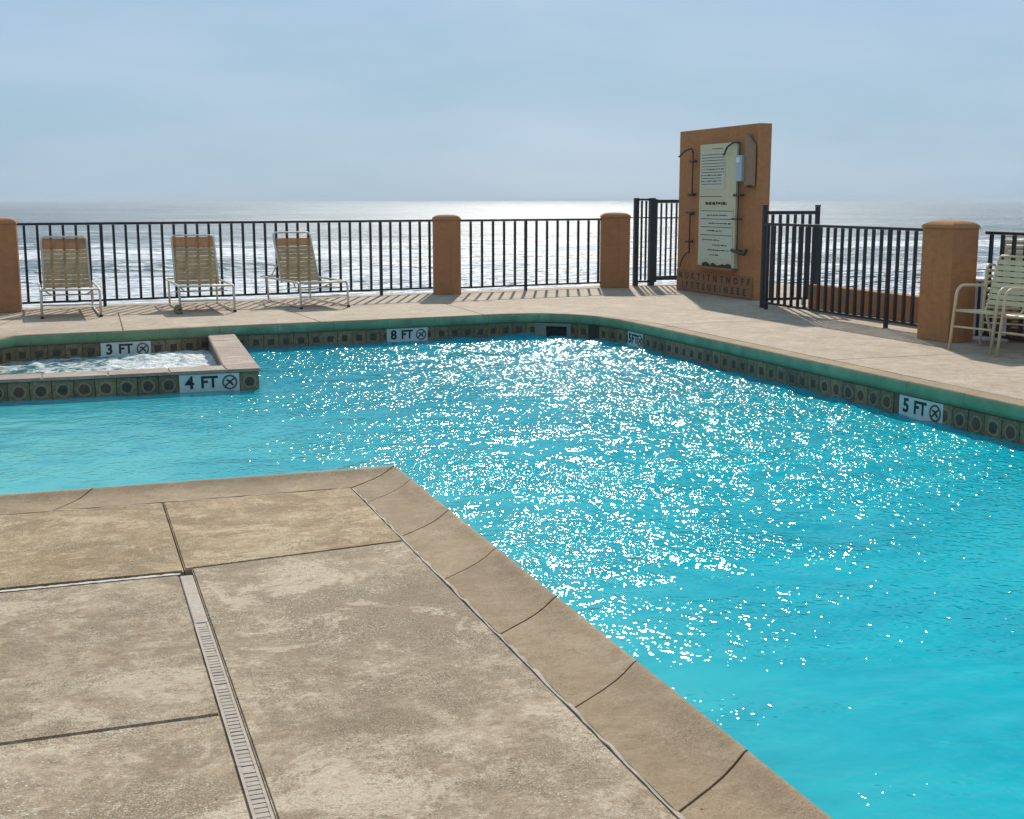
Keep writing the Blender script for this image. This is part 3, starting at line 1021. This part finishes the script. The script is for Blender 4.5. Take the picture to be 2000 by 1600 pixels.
# ------------------------------------------------------------------ sea and beach
SEA = -3.0
t_ = np.linspace(-1.3, 2.3, 330)
r_ = 21.5 * np.exp(np.linspace(0, math.log(20000 / 21.5), 640))
T, Yg = np.meshgrid(t_, r_)
Xg = T * Yg
rows = np.gradient(r_)[:, None]
Z = np.full_like(Xg, SEA)
fade = 1 / (1 + (rows / 1.4) ** 4)
Z += fade * wave_sum(Xg, Yg, [(10, 26, 0.09, 16, math.pi / 2, 0.2), (6, 10, 0.05, 12, math.pi / 2, 0.3)], 31)
sea = grid_mesh('sea', Xg, Yg, Z, None, 'sea')
tag(sea, 'choppy glittering sea with white surf near the shore', kind='structure')
bm = bmesh.new()
bbox(bm, -48000, -60, -5.2, 48000, 20600, 3.0)
haze = finish(bm, 'haze', 'haze')
tag(haze, kind='stuff')
bm = bmesh.new()
q = [bm.verts.new(v) for v in ((-200, 17, -3.15), (400, 17, -3.15), (400, 62, -3.9), (-200, 62, -3.9))]
bm.faces.new(q)
bch = finish(bm, 'beach', 'sand')
tag(bch, 'sand below the pool deck', kind='structure')

# ------------------------------------------------------------------ pillars
def pillar(loc, w, d, h, rz, label, cap_h=0.085):
    root = empty('pillar', loc, rz)
    tag(root, label, 'pillar', 'stucco fence pillars')
    box_obj('shaft', -w / 2, 0, 0, w / 2, d, h, 'stucco', root, 0.006)
    # rounded hip cap
    bm = bmesh.new()
    N = 7
    rings = []
    for k in range(N + 1):
        s = k / N
        sc = math.cos(s * math.pi / 2 * 0.93) ** 0.75
        z = h + 0.001 + cap_h * math.sin(s * math.pi / 2)
        hw, hd = (w / 2 + 0.012) * sc, (d / 2 + 0.012) * sc
        rings.append([bm.verts.new((sx * hw, d / 2 + sy * hd, z)) for sx, sy in ((-1, -1), (1, -1), (1, 1), (-1, 1))])
    bm.faces.new(rings[0][::-1])
    for A, B in zip(rings, rings[1:]):
        for k in range(4):
            bm.faces.new((A[k], A[(k + 1) % 4], B[(k + 1) % 4], B[k]))
    bm.faces.new(rings[-1])
    finish(bm, 'cap', 'stucco', root)
    return root
pillar((-0.93, 18.46, 0), 0.52, 0.46, 1.22, 0, 'orange brown stucco pillar left of the three loungers, cut by the photo edge')
pillar((5.86, 19.55, 0), 0.46, 0.44, 1.22, R(-16), 'orange brown stucco pillar standing between the long fence panel and the short one')
pillar((9.12, 20.02, 0), 0.50, 0.44, 1.24, R(-20), 'orange brown stucco pillar beside the left gate, at the end of the short fence')
pillar((9.17, 11.0, 0), 0.34, 0.52, 1.24, 0, 'orange brown stucco pillar behind the cream chairs on the right')

# ------------------------------------------------------------------ fences
BAR = {}
def bar_mesh(h, w=0.032):
    key = (round(h, 3), w)
    if key not in BAR:
        bm = bmesh.new()
        bbox(bm, -w / 2, -w / 2, 0, w / 2, w / 2, h)
        me = bpy.data.meshes.new('bar')
        bmesh.ops.recalc_face_normals(bm, faces=bm.faces[:])
        bm.to_mesh(me); bm.free()
        me.materials.append(MAT['black_metal'])
        BAR[key] = me
    return BAR[key]

def fence(a, b, zt0, n_bars, posts, label, z0=0.075, top=1.225, end_gap=0.5, name='fence', cat='fence', barw=0.033, slope=0.0):
    a, b = Vector(a), Vector(b)
    L = (b - a).length
    ang = math.atan2(b.y - a.y, b.x - a.x)
    root = empty(name, (a.x, a.y, 0), ang)
    tag(root, label, cat, 'black railing panels')
    box_obj('top_rail', 0, -0.020, top - 0.035, L, 0.020, top, 'black_metal', root, 0.004)
    box_obj('bottom_rail', 0, -0.015, z0, L, 0.015, z0 + 0.030, 'black_metal', root, 0.003)
    step = L / (n_bars + 2 * end_gap - 1 + 1e-9) if end_gap != 0.5 else L / n_bars
    for k in range(n_bars):
        x = step * (k + end_gap)
        if k in posts:
            link_mesh('post', bar_mesh(top - 0.036, 0.042), root, (x, 0, 0.0))
        else:
            link_mesh('bar', bar_mesh(top - 0.037 - z0 - 0.031, barw), root, (x, 0, z0 + 0.031))
    return root
fence((-0.67, 18.93), (5.76, 19.94), 0, 37, (6, 31), 'long black railing behind the loungers, from the left pillar to the middle pillar')
fence((6.06, 19.81), (8.98, 20.24), 0, 14, (6,), 'short black railing between the middle pillar and the pillar by the gate')
fence((9.37, 15.45), (9.37, 11.53), 0, 24, (0, 17), 'black railing along the right deck, from the notice wall to the pillar by the chairs')
fence((9.42, 10.98), (9.42, 6.5), 0, 26, (12,), 'black railing behind the stacked cream chairs, cut by the right photo edge', top=1.215)

# gates
def gate_left():
    r = empty('gate', (9.66, 20.42, 0), R(2))
    tag(r, 'tall black metal gate between its posts, left of the notice wall', 'gate')
    for x, w in ((0.04, 0.08), (0.36, 0.10)):
        box_obj('post', x - w / 2, -w / 2, 0, x + w / 2, w / 2, 1.58, 'black_metal', r, 0.004)
    link_mesh('bar', bar_mesh(1.43, 0.03), r, (0.15, 0, 0.10))
    link_mesh('bar', bar_mesh(1.43, 0.03), r, (0.24, 0, 0.10))
    box_obj('side_rail', 0.081, -0.018, 1.535, 0.309, 0.018, 1.57, 'black_metal', r)
    box_obj('side_rail', 0.081, -0.012, 1.22, 0.309, 0.012, 1.24, 'black_metal', r)
    box_obj('side_rail', 0.081, -0.018, 0.06, 0.309, 0.018, 0.095, 'black_metal', r)
    box_obj('gate_frame', 0.43, -0.02, 1.49, 1.30, 0.02, 1.55, 'black_metal', r, 0.004)
    box_obj('gate_frame', 0.43, -0.02, 0.09, 1.30, 0.02, 0.17, 'black_metal', r, 0.004)
    box_obj('gate_frame', 0.43, -0.014, 1.21, 1.30, 0.014, 1.235, 'black_metal', r)
    box_obj('hinge_stile', 0.425, -0.022, 0.06, 0.465, 0.022, 1.56, 'black_metal', r)
    for k in range(7):
        link_mesh('bar', bar_mesh(1.315, 0.028), r, (0.55 + 0.105 * k, 0, 0.172))
    return r
gate_left()
box_obj('tie_rail', 9.36, 20.38, 1.218, 9.66, 20.40, 1.236, 'black_metal', None)
bpy.context.view_layer.update()
o = bpy.data.objects['tie_rail']
tag(o, 'thin black rail joining the gate post to the pillar beside it', 'rail')

def gate_right():
    r = empty('gate', (9.44, 15.62, 0), 0)
    tag(r, 'black metal gate standing open behind the right railing, next to the notice wall', 'gate')
    for x in (0.02, 0.90):
        box_obj('post', x - 0.028, -0.028, 0.0, x + 0.028, 0.028, 1.45, 'black_metal', r, 0.004)
        box_obj('post_cap', x - 0.033, -0.033, 1.451, x + 0.033, 0.033, 1.475, 'black_metal', r, 0.004)
    box_obj('gate_frame', 0.05, -0.02, 1.34, 0.87, 0.02, 1.39, 'black_metal', r)
    box_obj('gate_frame', 0.05, -0.02, 0.10, 0.87, 0.02, 0.14, 'black_metal', r)
    for k in range(6):
        link_mesh('bar', bar_mesh(1.196, 0.034), r, (0.15 + 0.125 * k, 0, 0.142))
    box_obj('latch', 0.66, -0.05, 0.02, 0.72, -0.022, 0.14, 'box_grey', r, 0.004)
    return r
gate_right()

low = box_obj('parapet_wall', 9.86, 10.6, 0.001, 10.04, 15.05, 0.365, 'stucco', None, 0.006)
tag(low, 'low orange brown parapet wall beyond the right railing', 'wall')

# ------------------------------------------------------------------ notice wall
SW = empty('notice_wall', (10.0, 16.78, 0))
tag(SW, 'tall orange brown stucco wall standing at the deck corner with a notice board', 'wall')
WH, WL, WT = 2.70, 2.58, 0.235
bm = bmesh.new()
vs = [(0, 0, 0), (WT, 0, 0), (WT, WL, 0), (0, WL, 0), (0, 0, WH), (WT, 0, WH), (WT, WL, WH), (0, WL, WH)]
bbox(bm, 0, 0, 0, WT, WL, WH, 0.006)
finish(bm, 'wall_body', 'stucco', SW)
box_obj('lower_panel', -0.014, 0.02, 0.012, -0.002, WL - 0.01, 0.36, 'stucco_low', SW, 0.003)
# two rows of worn dark lettering on the lower panel (faces -x: letters run towards -y seen from the pool)
for z, body in ((0.265, 'NUKTITNTNOFF'), (0.105, 'IFTTSUEINEEE')):
    me = text_mesh(body, 0.15, 1.1, spacing=2.25)
    me.materials.clear(); me.materials.append(MAT['print'])
    link_mesh('lettering', me, SW, (-0.0155, WL / 2, z), -math.pi / 2)

# board: local frame: u = along the wall from far to near, z up, stands off to -x
def on_wall(u, off):      # u metres from the far end of the wall
    return (10.0 - off, 16.78 + WL - u)
NB = empty('notice_board', (*on_wall(0.88, 0.0), 0.0), -math.pi / 2)
tag(NB, 'tall cream notice board with lines of small print fixed to the orange wall', 'sign')
U0, U1, ZB, ZTB = 0.0, 1.20, 0.47, 2.44
box_obj('board', U0, -0.075, ZB, U1, -0.002, ZTB, 'board', NB, 0.004)
box_obj('notice_sheet', U0 + 0.05, -0.082, 1.72, U1 - 0.35, -0.0755, ZTB - 0.13, 'board_pale', NB)
box_obj('notice_sheet', U0 + 0.06, -0.082, 0.60, U1 - 0.06, -0.0755, 1.40, 'board_pale', NB)
box_obj('bottom_ledge', U0, -0.12, ZB - 0.045, U1, -0.002, ZB - 0.001, 'stucco_low', NB, 0.006)
rg = random.Random(3)
def print_line(z, a, b, words=True, thick=0.010, y=-0.0835):
    bm = bmesh.new()
    if words:
        u = a
        while u < b:
            w = rg.uniform(0.03, 0.11)
            bbox(bm, u, y, z - thick * rg.uniform(0.5, 1.1), min(b, u + w), y + 0.0012, z + thick * rg.uniform(0.5, 1.1))
            u += w + rg.uniform(0.012, 0.03)
    else:
        bbox(bm, a, y, z - 0.005, b, y + 0.0012, z + 0.005)
    o = finish(bm, 'print_line', 'print', NB)
    if words: o['kind'] = 'stuff'
zz = ZTB - 0.17
for k in range(14):
    if zz < 1.76: break
    print_line(zz, 0.07, 0.07 + 0.76 - (0.08 if k > 6 else 0), words=(k % 2 == 1 and k > 3), thick=0.009)
    zz -= 0.047
print_line(2.36, 0.40, 0.74, False, y=-0.077)
print_line(1.60, 0.02, 0.75, False, y=-0.077)
print_line(1.49, 0.22, 0.92, True, 0.028, y=-0.077)
for z in (1.37, 1.24, 1.11, 0.98):
    print_line(z, 0.08, 1.12, False)
for z, a, b in ((1.30, 0.3, 0.95), (1.17, 0.35, 1.10), (1.05, 0.30, 0.80), (0.90, 0.15, 0.72), (0.82, 0.50, 0.98), (0.74, 0.35, 1.05), (0.66, 0.40, 0.7)):
    print_line(z, a, b, True, 0.011)
bm = bmesh.new()
for k in range(12):
    u = 0.2 + k * 0.08
    bbox(bm, u, -0.11 + rg.uniform(-0.006, 0.01), ZB + 0.001, u + rg.uniform(0.03, 0.075), -0.08, ZB + rg.uniform(0.02, 0.07), 0.006)
tag(finish(bm, 'faded_flowers', 'print', NB), kind='stuff')

def hook(u, pieces, label):
    h = empty('rescue_hook', (*on_wall(u, 0.0), 0.0), -math.pi / 2)
    tag(h, label, 'hook', 'rescue pole brackets on the notice wall')
    for kind, pts, r in pieces:
        tube_obj(kind, pts, r, 'hook_metal', h)
    return h
y_ = -0.07
hook(0.62, [('rod', [(0, y_, 1.64), (0, y_, 2.32)], 0.012), ('crook', fillet([(0, y_, 2.32), (-0.02, y_ - 0.02, 2.40), (-0.18, y_ - 0.06, 2.36), (-0.30, y_ - 0.10, 2.27), (-0.33, y_ - 0.10, 2.27)], 0.06), 0.014),
            ('bracket', [(-0.09, y_ - 0.01, 2.18), (0.13, y_ - 0.01, 2.18)], 0.020), ('bracket', [(-0.13, y_, 1.63), (0.06, y_, 1.63)], 0.024),
            ('standoff', [(0, -0.002, 2.18), (0, y_ + 0.01, 2.18)], 0.014), ('standoff', [(0, -0.002, 1.64), (0, y_ + 0.01, 1.64)], 0.014)],
     'dark metal rescue hook bracket on the upper left of the notice wall')
hook(0.56, [('rod', [(0, y_, 0.66), (0, y_, 1.33)], 0.013), ('bracket', [(-0.13, y_, 1.335), (0.15, y_, 1.335)], 0.016), ('bracket', [(-0.12, y_ - 0.01, 0.85), (0.12, y_ - 0.01, 0.85)], 0.018),
            ('standoff', [(0, -0.002, 1.30), (0, y_ + 0.01, 1.30)], 0.012), ('standoff', [(0, -0.002, 0.86), (0, y_ + 0.01, 0.86)], 0.012),
            ('crook', fillet([(0, y_, 0.66), (-0.10, y_, 0.66), (-0.28, y_, 0.52), (-0.33, y_, 0.40)], 0.08), 0.011)],
     'thin dark metal bracket on the lower left of the notice wall')
hook(2.18, [('rod', [(0, -0.085, 0.72), (0, -0.085, 2.42)], 0.011), ('crook', fillet([(0, -0.085, 2.42), (-0.14, -0.11, 2.44), (-0.30, -0.15, 2.36), (-0.36, -0.15, 2.26), (-0.40, -0.15, 2.25)], 0.06), 0.015),
            ('bracket', [(-0.10, -0.11, 1.62), (0.18, -0.11, 1.62)], 0.022), ('bracket', [(-0.14, -0.11, 1.25), (0.16, -0.11, 1.25)], 0.014),
            ('handle', fillet([(-0.12, -0.11, 0.76), (0.10, -0.13, 0.74), (0.30, -0.12, 0.71), (0.34, -0.11, 0.79)], 0.05), 0.028),
            ('standoff', [(0.02, -0.002, 1.62), (0.02, -0.10, 1.62)], 0.014), ('standoff', [(0.02, -0.002, 0.75), (0.02, -0.10, 0.75)], 0.014)],
     'dark metal rescue pole and crook hanging down the right edge of the cream board')
ph = empty('wall_box', (*on_wall(2.12, 0.0), 0.0), -math.pi / 2)
tag(ph, 'small pale grey box with a brown cover plate beside the notice board', 'box')
box_obj('housing', 0.0, -0.13, 1.83, 0.20, -0.002, 2.23, 'box_grey', ph, 0.008)
box_obj('label_plate', 0.04, -0.137, 2.12, 0.15, -0.131, 2.20, 'white_plastic', ph)
bm = bmesh.new()
prism(bm, [(0, 0), (0.25, 0), (0.25, 0.62), (0.02, 0.80), (0, 0.80)], 0, 0.05)
bmesh.ops.rotate(bm, cent=(0, 0, 0), matrix=Matrix.Rotation(math.pi / 2, 3, 'X'), verts=bm.verts[:])
finish(bm, 'cover_plate', 'box_brown', ph, loc=(0.201, -0.03, 1.76))
tube_obj('catch', [(0.30, -0.09, 1.752), (0.44, -0.09, 1.752)], 0.02, 'hook_metal', ph)

# ------------------------------------------------------------------ loungers
def sheet_obj(name, A, B, C, D, mat, parent, sag=0.02, nu=6, nv=10, th=0.004):
    """sling between corners A,B (bottom left,right) and C,D (top right,left), sagging, with thickness"""
    A, B, C, D = map(Vector, (A, B, C, D))
    nrm = (B - A).cross(D - A).normalized()
    bm = bmesh.new()
    uvl = bm.loops.layers.uv.new('UVMap')
    g = []
    for j in range(nv + 1):
        v = j / nv
        row = []
        for i in range(nu + 1):
            u = i / nu
            p = (A.lerp(B, u)).lerp(D.lerp(C, u), v) - nrm * sag * math.sin(math.pi * u) * (0.4 + 0.6 * math.sin(math.pi * v))
            row.append((bm.verts.new(p), u, v))
        g.append(row)
    for j in range(nv):
        for i in range(nu):
            q = (g[j][i], g[j][i + 1], g[j + 1][i + 1], g[j + 1][i])
            f = bm.faces.new([w[0] for w in q])
            for lp, w in zip(f.loops, q): lp[uvl].uv = (w[1], w[2])
    return finish(bm, name, mat, parent, smooth=True, recalc=False)

def lounger(loc, rz, label, w=0.70, back=(1.02, 1.36, 0.99), loop=0.03, top=0.045):
    r = empty('sun_lounger', loc, rz)
    tag(r, label, 'sun lounger', 'sun loungers along the sea railing')
    hw = w / 2
    H = 0.37
    Lb, Tb, Zb = back
    # main U frame with bent front legs
    for s in (-1, 1):
        tube_obj('side_rail', fillet([(s * hw, 1.85, H), (s * hw, 0.0, H), (s * hw, -0.03, 0.015)], 0.10), 0.016, 'white_tube', r)
        tube_obj('leg', fillet([(s * (hw - 0.02), 1.60, H - 0.01), (s * (hw - 0.02), 1.55, 0.012)], 0.05), 0.015, 'white_tube', r)
        tube_obj('floor_runner', [(s * (hw - 0.02), 0.0, 0.02), (s * (hw - 0.02), 1.55, 0.02)], 0.011, 'white_tube', r)
        tube_obj('brace', [(s * (hw - 0.02), 0.35, H), (s * (hw - 0.14), 0.62, 0.26)], 0.010, 'white_tube', r)
        box_obj('foot_cap', s * hw - 0.022, -0.055, 0.0, s * hw + 0.022, -0.01, 0.03, 'rubber', r, 0.005)
    tube_obj('cross_bar', [(-hw, -0.012, 0.17), (hw, -0.012, 0.17)], 0.011, 'white_tube', r)
    tube_obj('cross_bar', [(-hw, 0.02, H), (hw, 0.02, H)], 0.015, 'white_tube', r)
    tube_obj('cross_bar', [(-hw, 0.62, 0.26), (hw, 0.62, 0.26)], 0.010, 'white_tube', r)
    tube_obj('cross_bar', [(-hw, 1.85, H), (hw, 1.85, H)], 0.015, 'white_tube', r)
    sheet_obj('seat_sling', (-hw + 0.02, 0.03, H + 0.012), (hw - 0.02, 0.03, H + 0.012), (hw - 0.02, Lb + 0.01, 0.322), (-hw + 0.02, Lb + 0.01, 0.322), 'sling', r, 0.012)
    H0 = H
    bw = hw - 0.065
    H = 0.315
    d = Vector((0, Tb - Lb, Zb - H)).normalized()
    P = lambda t, x: (x, Lb + d.y * t, H + d.z * t)
    Ltot = math.hypot(Tb - Lb, Zb - H)
    tube_obj('backrest_tube', fillet([P(0, -bw), P(Ltot + top, -bw), P(Ltot + top, bw), P(0, bw)], 0.07), 0.014, 'white_tube', r)
    NS = 9
    for k in range(NS):
        t0, t1 = 0.02 + (Ltot * 0.80 - 0.02) * k / NS, 0.02 + (Ltot * 0.80 - 0.02) * (k + 1) / NS - 0.003
        sheet_obj('back_strap', P(t0, -bw + 0.006), P(t0, bw - 0.006), P(t1, bw - 0.006), P(t1, -bw + 0.006), 'sling', r, 0.022 + random.uniform(-0.004, 0.006), 6, 2)
    sheet_obj('head_band', P(Ltot * 0.802, -bw - 0.002), P(Ltot * 0.802, bw + 0.002), P(Ltot * (1.0 + loop), bw + 0.002), P(Ltot * (1.0 + loop), -bw - 0.002), 'head_band', r, 0.02)
    tube_obj('backrest_prop', [P(Ltot * 0.55, bw * 0.8), (bw * 0.8, 1.72, 0.37)], 0.010, 'white_tube', r)
    tube_obj('backrest_prop', [P(Ltot * 0.55, -bw * 0.8), (-bw * 0.8, 1.72, 0.37)], 0.010, 'white_tube', r)
    return r
lounger((-0.01, 17.38, 0), R(2), 'tan mesh sun lounger nearest the left pillar', 0.74)
lounger((1.77, 17.50, 0), R(1.5), 'tan mesh sun lounger with an olive wheel, in the middle of the three', 0.74)
lounger((3.45, 17.72, 0), R(9), 'tan mesh sun lounger farthest right, with its bare tube loop above the head band', 0.72, loop=-0.03, top=0.075)
# transport wheel on the middle lounger
mid = [o for o in bpy.data.objects if o.name.startswith('sun_lounger') and o.parent is None][1]
MAT['olive'] = mat_plain('olive plastic', (0.26, 0.23, 0.12), 0.5, 0.2, 20)
bm = bmesh.new()
for (x0, x1, rr) in ((-0.026, 0.026, 0.065),):
    for k in range(1):
        bmesh.ops.create_cone(bm, cap_ends=True, segments=20, radius1=rr, radius2=rr, depth=0.05, matrix=Matrix.Rotation(math.pi / 2, 4, 'Y'))
bmesh.ops.bevel(bm, geom=[e for e in bm.edges if abs(e.verts[0].co.x - e.verts[1].co.x) < 1e-6 and len(e.link_faces) == 2], offset=0.012, segments=2, affect='EDGES')
wh = finish(bm, 'wheel', 'olive', mid, loc=(-0.405, -0.075, 0.066), rz=R(-62))
tube_obj('axle', [(-0.04, 0, 0), (0.06, 0, 0)], 0.012, 'hook_metal', wh)

# ------------------------------------------------------------------ cream strap chairs
def make_chair(label):
    """faces -y, seat centre at the origin"""
    r = empty('patio_chair')
    tag(r, label, 'chair', 'cream strap chairs beside the right pillar')
    hw = 0.26
    for s in (-1, 1):
        tube_obj('arm_frame', fillet([(s * hw, -0.30, 0.0), (s * hw, -0.235, 0.62), (s * hw, -0.17, 0.675), (s * hw, 0.16, 0.66), (s * (hw - 0.01), 0.235, 0.60)], 0.06), 0.016, 'cream_tube', r)
        tube_obj('leg', [(s * (hw - 0.015), 0.36, 0.0), (s * (hw - 0.015), 0.20, 0.42)], 0.015, 'cream_tube', r)
        tube_obj('seat_rail', fillet([(s * (hw - 0.035), -0.26, 0.415), (s * (hw - 0.035), 0.19, 0.39), (s * (hw - 0.035), 0.34, 0.93)], 0.07), 0.014, 'cream_tube', r)
    tube_obj('cross_bar', [(-hw, -0.274, 0.25), (hw, -0.274, 0.25)], 0.011, 'cream_tube', r)
    tube_obj('cross_bar', [(-hw, -0.255, 0.415), (hw, -0.255, 0.415)], 0.014, 'cream_tube', r)
    tube_obj('cross_bar', [(-hw + 0.02, 0.30, 0.16), (hw - 0.02, 0.30, 0.16)], 0.010, 'cream_tube', r)
    tube_obj('back_top', fillet([(-hw + 0.035, 0.34, 0.925), (-hw + 0.05, 0.352, 0.965), (hw - 0.05, 0.352, 0.965), (hw - 0.035, 0.34, 0.925)], 0.03), 0.014, 'cream_tube', r)
    def strap(p, q, w, n):
        bm = bmesh.new()
        p, q, w, n = map(Vector, (p, q, w, n))
        N = 6
        prev = None
        for i in range(N + 1):
            t = i / N
            c = p.lerp(q, t) - n * 0.018 * math.sin(math.pi * t)
            ring = [bm.verts.new(c + w * a + n * b) for a, b in ((-0.5, 0.004), (0.5, 0.004), (0.5, -0.004), (-0.5, -0.004))]
            if prev:
                for k in range(4):
                    bm.faces.new((prev[k], prev[(k + 1) % 4], ring[(k + 1) % 4], ring[k]))
            else:
                bm.faces.new(ring[::-1])
            prev = ring
        bm.faces.new(prev)
        finish(bm, 'strap', 'strap', r)
    for k in range(7):
        y = -0.22 + k * 0.062
        z = 0.415 - (y + 0.26) * 0.055 + 0.012
        strap((-hw + 0.03, y, z), (hw - 0.03, y, z), (0, 0.05, 0), (0, 0, 1))
    dv = Vector((0, 0.15, 0.54)).normalized()
    for k in range(8):
        t = 0.10 + k * 0.062
        strap((-hw + 0.03, 0.19 + dv.y * t - 0.012, 0.39 + dv.z * t), (hw - 0.03, 0.19 + dv.y * t - 0.012, 0.39 + dv.z * t), tuple(dv * 0.05), (0, -dv.z, dv.y))
    return r
c0 = make_chair('single cream strap armchair in front of the striped bin, next to the right pillar')
c0.location = (8.95, 10.28, 0)
c0.rotation_euler = (0, 0, R(-80))
c1 = copy_tree(c0)
c1.location = (8.98, 9.60, 0)
c1.rotation_euler = (0, 0, R(-86))
c1['label'] = 'nearest cream strap armchair, cut by the right photo edge'
names = ['bottom chair of the cream stack behind the single armchair', 'second chair up in the cream stack behind the single armchair',
         'third chair up in the cream stack behind the single armchair', 'topmost chair of the cream stack behind the single armchair']
for k in range(4):
    c = copy_tree(c0)
    c.location = (9.56 + 0.02 * k, 10.62 + 0.03 * k, 0.062 * k)
    c.rotation_euler = (0, 0, R(-58 + 2 * k))
    c['label'] = names[k]

# striped bin
bn = empty('striped_bin', (9.64, 11.14, 0), R(-41))
tag(bn, 'white bin with navy vertical stripes behind the cream chairs', 'bin')
box_obj('bin_body', -0.21, -0.19, 0.055, 0.21, 0.19, 0.66, 'white_plastic', bn, 0.02)
bm = bmesh.new()
bbox(bm, -0.235, -0.215, 0.0, 0.235, 0.215, 0.054, 0.02)
finish(bm, 'bin_base', 'white_plastic', bn)
for x in (-0.112, 0.02, 0.11):
    box_obj('navy_stripe', x, -0.196, 0.06, x + 0.032, -0.1905, 0.655, 'navy', bn)
box_obj('lid', -0.225, -0.205, 0.661, 0.225, 0.205, 0.69, 'white_plastic', bn, 0.01)
